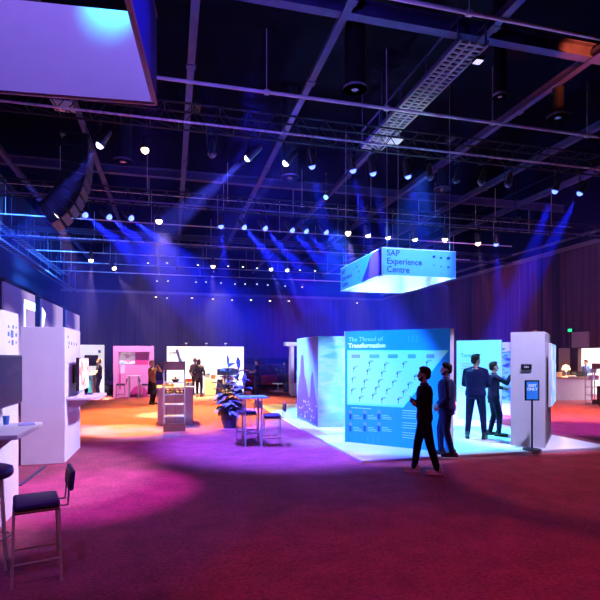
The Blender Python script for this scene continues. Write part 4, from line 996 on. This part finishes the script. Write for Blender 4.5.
# white stand with cyan counter
y0 = 25.2; xa, xb = at_y(76, 357, y0).x, at_y(104, 357, y0).x; Wb = xb-xa
ls = thing('cyan_stand', 'white stand wall with a dark screen behind the cyan counter', 'exhibition stand', (xa, y0, 0))
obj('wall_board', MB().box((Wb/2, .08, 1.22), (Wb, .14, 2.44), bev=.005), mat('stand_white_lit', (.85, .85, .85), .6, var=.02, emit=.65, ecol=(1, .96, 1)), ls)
a_ = lambda px, py: (at_y(px, py, y0).x-xa, at_y(px, py, y0).z)
(x0_, zt_), (x1_, zb2) = a_(84.5, 355), a_(98.5, 366)
obj('screen', MB().box(((x0_+x1_)/2, -.03, (zt_+zb2)/2), (x1_-x0_, .06, zt_-zb2), bev=.01), M_glass, ls)
x0_, zt_ = a_(99.5, 351.5); obj('logo_mark', MB().box((x0_, -.004, zt_), (.12, .008, .14)), mat('logo_blue', (.05, .45, .85), .5), ls)
q = sits('', 86.3, 22.7)
cc = thing('cyan_counter', 'bright cyan fronted counter before the white stand wall', 'counter', q, -YAW)
obj('body', MB().box((0, .2, .52), (.62, .45, 1.04), bev=.008), M_whitelam, cc)
obj('cyan_front', MB().box((-.02, -.035, .54), (.50, .02, .94)), mat('cyan_print_glow', (.02, .55, .70), .5, var=.03, emit=.45, ecol=(.0, .6, .85)), cc)  # print given a glow of its own, though it is no lamp
obj('worktop', MB().box((0, .2, 1.06), (.70, .52, .04), bev=.006), M_whitelam, cc)
# dark lounge wall far back
y0 = 31.0; xa, xb = at_y(236, 357, y0).x, at_y(300, 357, y0).x; Wb = xb-xa
lg = thing('mural_backdrop', 'low dark wall with a dusky mural deep behind the tall plant', 'backdrop wall', (xa, y0, 0))
obj('mural', MB().box((Wb/2, .05, .78), (Wb, .1, 1.35)), poster_material('dusk_mural', ['#1a0a24', '#5a1c3a', '#2c1440', '#8a2c3a'], .9, .0, (.5, 1, 2)), lg)
obj('top_band', MB().box((Wb/2, .02, 1.62), (Wb, .2, .36)), M_black, lg); obj('base_board', MB().box((Wb/2, .02, .06), (Wb, .2, .12)), M_black, lg)
q = sits('', 262, 29.5)
for i, px in enumerate((250, 270)):
    q = sits('', px, 29.3)
    so = thing('red_bench', '%s low red upholstered bench before the dusky mural' % ['first', 'second'][i], 'bench', q)
    obj('seat', MB().box((0, 0, .33), (.95, .5, .16), bev=.04, seg=3), mat('red_velvet', (.55, .03, .03), .8), so, smooth=50)
    obj('backrest', MB().box((0, .24, .58), (.95, .12, .45), bev=.04, seg=3), mat('red_velvet', (.55, .03, .03), .8), so, smooth=50)
    for sx in (-.4, .4):
        for sy in (-.2, .2): obj('leg', MB().cyl((sx, sy, .26), (sx, sy, 0), .02, seg=8), M_black, so)
q = sits('', 278, 27.6)
ct = thing('coffee_table', 'small low pale table near the potted palm', 'table', q)
obj('table_top', MB().cyl((0, 0, .40), (0, 0, .43), .32, seg=28), M_whitelam, ct); obj('leg', MB().cyl((0, 0, .02), (0, 0, .40), .025, seg=10), M_steel, ct); obj('base', MB().cyl((0, 0, 0), (0, 0, .02), .2, seg=24), M_steel, ct)
# portal
y0 = at_d(294, 357, 25.0).y; xa = at_y(285.5, 357, y0).x; xp = at_y(291, 357, y0).x
po = thing('portal_frame', 'white portal with overhanging beam left of the mural tower', 'portal', (xa, y0, 0))
obj('beam', MB().box((.75, .2, 2.52), (1.5, .5, .20), bev=.01), M_white, po)
obj('brace', MB().prism([(xp-xa-.12, .05, 2.42), (xp-xa+.02, .05, 2.42), (xp-xa+.02, .05, 2.24)], (0, .3, 0)), M_white, po)
obj('post', MB().box((xp-xa+.07, .2, 1.21), (.16, .5, 2.42), bev=.008), M_white, po); obj('post', MB().box((1.4, .2, 1.21), (.16, .5, 2.42), bev=.008), M_white, po)
q = sits('', 293.5, 24.2)
tag(obj('litter_bin', MB().lathe([(.01, 0), (.17, 0), (.2, .55), (.2, .60), (.185, .60), (.17, .2), (.01, .2)], seg=24), M_white, loc=q, smooth=40), 'pale round bin at the foot of the portal', 'bin')

# ================================================================== FOOD COUNTER AND RACKS
def rack(label, loc, rz, w, d, h, shelves, group):
    t = thing('shelf_rack', label, 'shelf rack', loc, rz, group)
    for sx in (-1, 1):
        for sy in (-1, 1): obj('post', MB().box((sx*(w/2-.015), sy*(d/2-.015), h/2), (.03, .03, h)), M_rack, t)
    for z in shelves: obj('shelf', MB().box((0, 0, z), (w-.062, d, .025), bev=.003), M_rack, t)
    obj('header_board', MB().box((0, -d/2+.0, h-.11), (w, .02, .22), bev=.003), mat('header_maroon', (.16, .06, .07), .5), t)
    obj('base_board', MB().box((0, -d/2+.0, .1), (w, .02, .2), bev=.003), mat('header_maroon', (.16, .06, .07), .5), t)
    return t
M_rack = mat('rack_grey', (.42, .40, .46), .5, var=.08)
q = at_d(175.5, 357, 13.75); q.z = 0
cnt = thing('food_counter', 'lavender panelled food counter behind the pastry rack', 'counter', (q.x, q.y+.5, 0), 0)
obj('body', MB().box((0, 0, .50), (.94, 1.1, 1.0), bev=.008), mat('lilac_laminate', (.55, .52, .62), .5, var=.05), cnt)
obj('worktop', MB().box((0, 0, 1.025), (1.0, 1.18, .05), bev=.008), mat('warm_worktop', (.72, .62, .55), .4), cnt)
pn = MB()
for k in range(5): pn.box((-.47+.235*k, -.552, .5), (.012, .01, .95))
obj('panel_joints', pn, M_grey, cnt)
cz = 1.05
rq = at_d(174.3, 357, 12.75); rq.z = 0
rk = rack('tall pastry rack with baskets in front of the food counter', rq, 0, .54, .40, 1.76, (.06, .36, .66, .92, 1.22), 'shelf racks')
obj('cross_tube', MB().cyl((.16, 0, 1.74), (.06, .0, 2.06), .035, seg=12), M_whitelam, rk)
M_basket = mat('woven_basket', (.22, .10, .06), .7, var=.5, scale=40, stretch=(1, 1, 3)); M_bread = mat('golden_crust', (.72, .34, .10), .6, var=.25, scale=20)
for i, dx in enumerate((-.12, .12)):
    bk = thing('bread_basket', '%s woven basket of rolls on the pastry rack' % ['left', 'right'][i], 'basket', rq+Vector((dx, -.02, .9335)))
    obj('basket', MB().prism([(-.105, -.15, 0), (.105, -.15, 0), (.11, -.16, .11), (.095, -.145, .11), (.095, -.14, .02), (-.095, -.14, .02), (-.095, -.145, .11), (-.11, -.16, .11)], (0, .015, 0)).box((0, .14, .055), (.22, .015, .11)).box((-.105, 0, .055), (.012, .28, .11)).box((.105, 0, .055), (.012, .28, .11)).box((0, 0, .008), (.2, .28, .016)), M_basket, bk)
    n = 0
    for r_ in range(2):
        for c_ in range(3):
            for l2 in range(2):
                tag(obj('bread_roll', MB().sph((0, 0, 0), (.045, .040, .032), seg=14, rings=9), M_bread, loc=rq+Vector((dx-.047+.094*r_, -.105+.085*c_, .9335+.048+.055*l2)), smooth=60),
                    'golden bread roll heaped in the %s woven basket' % ['left', 'right'][i], 'bread roll', 'rolls in the %s basket' % ['left', 'right'][i])
bw = thing('fruit_bowl', 'dark bowl of orange fruit on the upper rack shelf', 'bowl', rq+Vector((.03, -.02, 1.2335)))
obj('bowl', MB().lathe([(.01, 0), (.06, 0), (.12, .07), (.115, .072), (.055, .012), (.01, .012)], seg=24), M_blackpl, bw, smooth=40)
for k in range(6):
    a = k*2*PI/5; pos_ = Vector((.055*math.cos(a), .055*math.sin(a), .062)) if k < 5 else Vector((0, 0, .11))
    tag(obj('orange', MB().sph((0, 0, 0), .034, seg=14, rings=9), mat('orange_peel', (.85, .30, .03), .5), loc=rq+Vector((.03, -.02, 1.2335))+pos_, smooth=60), 'orange fruit heaped in the dark bowl on the rack', 'orange', 'oranges in the bowl')
cq = Vector((q.x, q.y+.5, cz))
tag(obj('snack_box', MB().box((0, 0, .09), (.22, .16, .18), bev=.006).box((0, -.03, .185), (.22, .10, .012)), mat('red_card', (.75, .12, .04), .5), loc=cq+Vector((.36, .2, 0))), 'red orange snack box at the back of the food counter', 'box')
tag(obj('snack_box', MB().box((0, 0, .05), (.2, .16, .10), bev=.006).box((0, 0, .105), (.21, .17, .012)), mat('cream_card', (.8, .62, .45), .5), loc=cq+Vector((.37, -.15, 0))), 'cream cardboard box on the food counter right side', 'box')
tag(obj('paper_cup', MB().lathe([(.01, 0), (.032, 0), (.042, .11), (.038, .11), (.029, .01), (.01, .01)], seg=18), mat('cup_blue_white', (.35, .42, .75), .5, var=.5, scale=14), loc=cq+Vector((.36, -.40, 0)), smooth=40), 'blue and white paper cup at the food counter front', 'cup')
tag(obj('pastry_tray', MB().box((0, 0, .008), (.35, .45, .016), bev=.005).box((0, .22, .02), (.35, .01, .03)).box((0, -.22, .02), (.35, .01, .03)), M_steel, loc=cq+Vector((-.2, -.1, 0))), 'steel pastry tray on the food counter left side', 'tray')
for i in range(3):
    for j in range(4):
        tag(obj('pastry', MB().sph((0, 0, 0), (.045, .038, .026), seg=12, rings=8).sph((.0, 0, .016), (.025, .02, .018), seg=10, rings=7), M_bread, loc=cq+Vector((-.31+.11*i, -.26+.105*j, .0445)), smooth=60), 'small golden pastry set out on the steel tray', 'pastry', 'pastries on the tray')

# right hand desk ------------------------------------------------------------------
dq = at_d(570, 357, 21.6); dq.z = 0
ds = thing('reception_desk', 'long lavender lit reception desk by the timber wall', 'desk', (dq.x-.15, dq.y, 0), -.12)
obj('body', MB().box((0, .35, .48), (2.3, .65, .96), bev=.008), mat('desk_laminate', (.60, .56, .62), .5, var=.06), ds)
obj('worktop', MB().box((0, .34, .985), (2.42, .76, .05), bev=.008), mat('oak_worktop', (.50, .32, .18), .4, var=.15, scale=6, stretch=(1, 8, 1)), ds)
obj('end_panel', MB().box((1.18, .35, .48), (.05, .68, .96)), M_grey, ds)
def on_desk(px, off=.3): v = at_d(px, 357, 21.6+off); v.z = 1.012; return v
lmp = thing('table_lamp', 'glowing table lamp standing on the reception desk', 'lamp', on_desk(566, .3))
obj('base', MB().lathe([(.01, 0), (.10, 0), (.10, .015), (.02, .03), (.01, .03)], seg=20), M_brass, lmp, smooth=40)
obj('stem', MB().cyl((0, 0, .02), (0, 0, .34), .012, seg=10), M_brass, lmp)
obj('lamp_shade', MB().lathe([(.16, .30), (.155, .36), (.12, .46), (.06, .50), (.01, .51)], seg=24), mat('lamp_shade_glow', (.9, .8, .6), .6, emit=9, ecol=(1, .60, .20)), lmp, smooth=50)
lp = bpy.data.lights.new('table_lamp_bulb', 'POINT'); lp.energy = 45; lp.color = (1, .62, .28); lp.shadow_soft_size = .06
lo = bpy.data.objects.new('table_lamp_bulb', lp); COL.objects.link(lo); lo.location = on_desk(566, .3)+Vector((0, 0, .26))
tag(obj('card_printer', MB().box((0, 0, .12), (.50, .34, .22), bev=.02).box((0, -.17, .20), (.36, .05, .05), bev=.01).box((0, 0, .005), (.44, .3, .012)), M_blackpl, loc=on_desk(579.5, .3), rz=-.12), 'dark printer box on the right end of the desk', 'printer')
tag(obj('paper_stack', MB().box((0, 0, .02), (.30, .22, .04)).box((.01, 0, .05), (.29, .22, .02), rz=.1), M_white, loc=on_desk(571.5, .1)), 'stack of white paper beside the glowing lamp', 'paper')
tag(obj('storage_box', MB().box((0, 0, .09), (.36, .26, .18), bev=.01).box((0, 0, .18), (.38, .28, .03), bev=.006), mat('amber_card', (.65, .40, .18), .5), loc=on_desk(556.5, .3)), 'amber box on the desk left of the glowing lamp', 'box')
q = at_d(593.5, 357, 19.9); q.z = 0
rk2 = rack('tall shelf rack at the right end of the reception desk', q, -.12, .44, .42, 1.62, (.06, .36, .68, .98, 1.26), 'shelf racks')
for i, (dx, z, c_) in enumerate([(-.08, .9935, (.7, .55, .75)), (.10, .9935, (.55, .15, .2)), (0, 1.2735, (.8, .78, .85))]):
    tag(obj('goods_box', MB().box((0, 0, .07), (.13, .2, .14), bev=.006).box((0, 0, .145), (.135, .205, .01)), mat('goods_%d' % i, c_, .5), loc=q+Vector((dx, 0, z))), ['pale lilac box on the middle shelf of the right rack', 'dark red box on the middle shelf of the right rack', 'white box on the top shelf of the right rack'][i], 'box')
q = at_d(603, 357, 19.0); q.z = 0
tag(obj('equipment_case', MB().box((0, 0, .4), (.5, .5, .7), bev=.02).box((0, 0, .03), (.4, .4, .06)).box((0, -.26, .4), (.2, .02, .05)), M_blackpl, loc=q+Vector((.2, 0, 0))), 'black equipment case cut by the right picture edge', 'case')

# ================================================================== LIGHT
W = bpy.data.worlds.new('hall_world'); SC.world = W; W.use_nodes = True
W.node_tree.nodes['Background'].inputs[0].default_value = (.01, .012, .05, 1); W.node_tree.nodes['Background'].inputs[1].default_value = .2
# key wash on the towers and carpet at left
spot((5.2, 7.4, 7.0), (-2.3, 8.5, 1.9), (.58, .52, 1.0), 7600, 39, .45, .12)
spot((1.5, 2.0, 7.0), (-2.1, 9.6, 1.3), (.52, .30, .9), 1500, 22, .6, .12)
spot((-.2, 9.0, 7.2), (-1.05, 7.5, 0), (.64, .06, 1.0), 3300, 25, .6, .12)
spot((-.2, 9.5, 7.2), (-.9, 10.6, 0), (.60, .05, 1.0), 900, 34, .7, .12)
spot((1.4, 5.0, 6.5), (-1.5, 5.6, 1.1), (.62, .55, 1.0), 1100, 13, .5, .1)
# warm pools behind it
spot((-.2, 17.2, 6.1), (-.3, 16.4, 0), (1.0, .60, .09), 9000, 74, .6, .12)
spot((2.2, 23.0, 5.2), (1.6, 21.4, 0), (1.0, .66, .16), 5000, 84, .6, .12)
# blue wash on the stand
spot((7.0, 8.0, 6.9), (8.5, 13.1, 1.2), (.10, .62, 1.0), 5200, 26, .5, .1)
spot((.4, 6.2, 7.0), (4.2, 9.5, 1.05), (.02, .27, 1.0), 9500, 22, .4, .10)
spot((6.2, T1Y, 6.7), (5.8, 11.6, 0), (.10, .62, 1.0), 9000, 58, .5, .12)
spot((5.8, T2Y, 6.7), (6.0, 14.6, 0), (.10, .60, 1.0), 9000, 58, .5, .12)
spot((1.4, 9.2, 7.2), (2.5, 10.7, 0), (.13, .10, 1.0), 15000, 50, .7, .12)
spot((.6, 9.0, 7.0), (1.7, 12.95, 1.1), (.13, .11, 1.0), 34000, 12, .5, .1)
spot((-.6, 9.0, 7.0), (.25, 12.7, .9), (.72, .58, 1.0), 4200, 13, .5, .1)
spot((6.7, 6.5, 7.4), (7.4, 9.0, 1.4), (.54, .48, 1.0), 4800, 25, .6, .1)
spot((9.5, 7.4, 6.5), (5.25, 8.45, 1.3), (.60, .52, 1.0), 3000, 14, .4, .08)
spot((11.2, 9.3, 7.2), (10.6, 12.0, 0), (.62, .10, 1.0), 3000, 44, .6, .1)
# red fill on the front carpet, warm pool at right
spot((3.0, 2.2, 7.2), (2.2, 5.2, 0), (1.0, .10, .46), 360, 84, .8, .15)
spot((3.4, .6, 7.2), (2.3, 3.3, 0), (1.0, .07, .11), 430, 33, .3, .06)
spot((8.5, 9.5, 7.0), (6.7, 6.7, 0), (1.0, .20, .09), 720, 34, .2, .08)
spot((12.2, 10.2, 7.2), (12.4, 14.6, 0), (1.0, .36, .18), 9000, 46, .7, .12)
spot((13.6, 10.2, 7.0), (15.7, 17.8, .6), (.66, .50, 1.0), 1300, 34, .5, .1)
spot((4.2, 19.6, 6.6), (6.0, 25.2, 1.6), (.55, .60, 1.0), 3000, 16, .5, .1)
# walls
spot((9, 34, 7.0), (14, 42, 3), (.32, .08, .9), 3600, 100, .8, .2)
spot((0, 34, 7.0), (-2, 42, 3), (.12, .05, 1.0), 4200, 110, .8, .2)
spot((12, 22, 7.2), (18.5, 27, 3.6), (.50, .16, 1.0), 2300, 95, .8, .2)
spot((12, 12, 7.2), (18.5, 20, 4.4), (.62, .18, .75), 900, 95, .8, .2)
spot((-5.0, 20, 6.5), (-8.2, 27, 6), (.03, .16, 1.0), 6000, 110, .8, .2)
spot((-5.0, 29, 6.5), (-8.2, 35, 6), (.03, .16, 1.0), 5000, 110, .8, .2)
# added uplights on roof steel, no fixtures modelled
spot((1.0, 5.5, 6.4), (1.0, 9.5, 9.2), (.16, .10, 1.0), 700, 125, .8, .2)
spot((4.5, T1Y+1, 8.0), (4.5, 17, 9.2), (.12, .07, 1.0), 500, 140, .8, .2)
spot((8.9, 7.0, 7.9), (9.4, 10.4, 8.95), (1.0, .15, .03), 2600, 27, .4, .1)
# added spots on the hung signs and the mural tower front
spot((-1.0, 1.5, 6.6), (-1.2, 4.1, 4.2), (.30, .17, 1.0), 470, 60, .6, .1)
spot((-.42, 3.8, 4.9), (-.45, 4.2, 4.68), (.02, .55, 1.0), 55, 62, .9, .03)
spot((5.9, 8.6, 7.0), (6.0, 12.0, 4.2), (.17, .32, 1.0), 4600, 36, .6, .1)
spot((2.0, 10.2, 6.6), (5.06, 13.3, 4.2), (.05, .46, 1.0), 4200, 34, .5, .1)
spot((6.1, 13.4, .6), (6.1, 13.6, 4.2), (.55, .90, 1.0), 2400, 44, .6, .1)
spot((3.2, 2.6, 5.6), (-.1, 2.6, 4.25), (.04, .03, 1.0), 420, 40, .6, .1)
spot((2.2, 8.0, 7.0), (4.2, 12.37, 1.35), (.30, .70, 1.0), 3400, 11, .5, .08)
# pink stand and bright room
spot((-1.7, 21, 6.0), (-1.7, 24.3, 1.1), (1.0, .60, .95), 2300, 32, .5, .1)
ar = bpy.data.lights.new('side_room_lamp', 'AREA'); ar.energy = 700; ar.size = 2.4; ar.color = (1, .90, .86)
ao = bpy.data.objects.new('side_room_lamp', ar); COL.objects.link(ao); ao.location = (20.2, 17, 3.0)

# haze ------------------------------------------------------------------------------
hm = bpy.data.materials.new('thin_haze'); hm.use_nodes = True; nt = hm.node_tree
nt.nodes.remove(nt.nodes['Principled BSDF']); vs = nt.nodes.new('ShaderNodeVolumeScatter')
vs.inputs['Color'].default_value = (.13, .14, 1, 1); vs.inputs['Anisotropy'].default_value = .25  # haze itself tinted blue to deepen the blue light
nt.links.new(vs.outputs['Volume'], nt.nodes['Material Output'].inputs['Volume'])
# haze shaped to keep near ceiling dark: starts at near truss, thins below, above
tc = nt.nodes.new('ShaderNodeTexCoord'); sp = nt.nodes.new('ShaderNodeSeparateXYZ'); nt.links.new(tc.outputs['Object'], sp.inputs['Vector'])
def ramp(sock, a, b, hi):
    n = nt.nodes.new('ShaderNodeMapRange'); n.interpolation_type = 'SMOOTHSTEP'
    n.inputs['From Min'].default_value = a; n.inputs['From Max'].default_value = b; n.inputs['To Min'].default_value = 0; n.inputs['To Max'].default_value = hi
    nt.links.new(sock, n.inputs['Value']); return n.outputs['Result']
m1 = nt.nodes.new('ShaderNodeMath'); m1.operation = 'MULTIPLY'; m2 = nt.nodes.new('ShaderNodeMath'); m2.operation = 'MULTIPLY'
m3 = nt.nodes.new('ShaderNodeMath'); m3.operation = 'MULTIPLY'
nt.links.new(ramp(sp.outputs['Y'], 10.2, 11.4, .0095), m1.inputs[0]); nt.links.new(ramp(sp.outputs['Z'], 8.2, 7.5, 1), m1.inputs[1])
nt.links.new(ramp(sp.outputs['Z'], .8, 2.2, 1), m2.inputs[1]); nt.links.new(m1.outputs[0], m2.inputs[0])
nt.links.new(m2.outputs[0], m3.inputs[0]); nt.links.new(ramp(sp.outputs['X'], 18.4, 17.6, 1), m3.inputs[1])
nt.links.new(m3.outputs[0], vs.inputs['Density'])
hz = obj('haze', MB().box((0, 0, 0), (XR-XL+10, YF-YB+4, ZC+2)), hm, loc=((XL+XR)/2, (YB+YF)/2, ZC/2))
for v_ in hz.data.vertices: v_.co += hz.location
hz.location = (0, 0, 0)
tag(hz, 'thin stage haze hanging through the hall that shows the lamp beams', 'haze', kind='stuff')

# ------------------------------------------------------------------ camera and view
cam = bpy.data.cameras.new('camera'); cam.sensor_width = 36; cam.lens = 36*FPX/600; cam.shift_y = (HOR-300)/600; cam.clip_start = .05; cam.clip_end = 200
co = bpy.data.objects.new('viewpoint', cam); COL.objects.link(co); co.location = CAMP; co.rotation_euler = (PI/2, 0, -YAW)
SC.camera = co
vw = SC.view_settings; SC.display_settings.display_device = 'sRGB'; vw.view_transform = 'Standard'; vw.look = 'None'; vw.exposure = 0; vw.gamma = 1; vw.use_curve_mapping = False
cy = SC.cycles; cy.use_denoising = True; cy.max_bounces = 5; cy.diffuse_bounces = 2; cy.glossy_bounces = 2; cy.transmission_bounces = 2; cy.volume_bounces = 0; cy.volume_step_rate = 4.0; cy.volume_max_steps = 256
cy.sample_clamp_indirect = 6; cy.caustics_reflective = False; cy.caustics_refractive = False; cy.use_light_tree = True
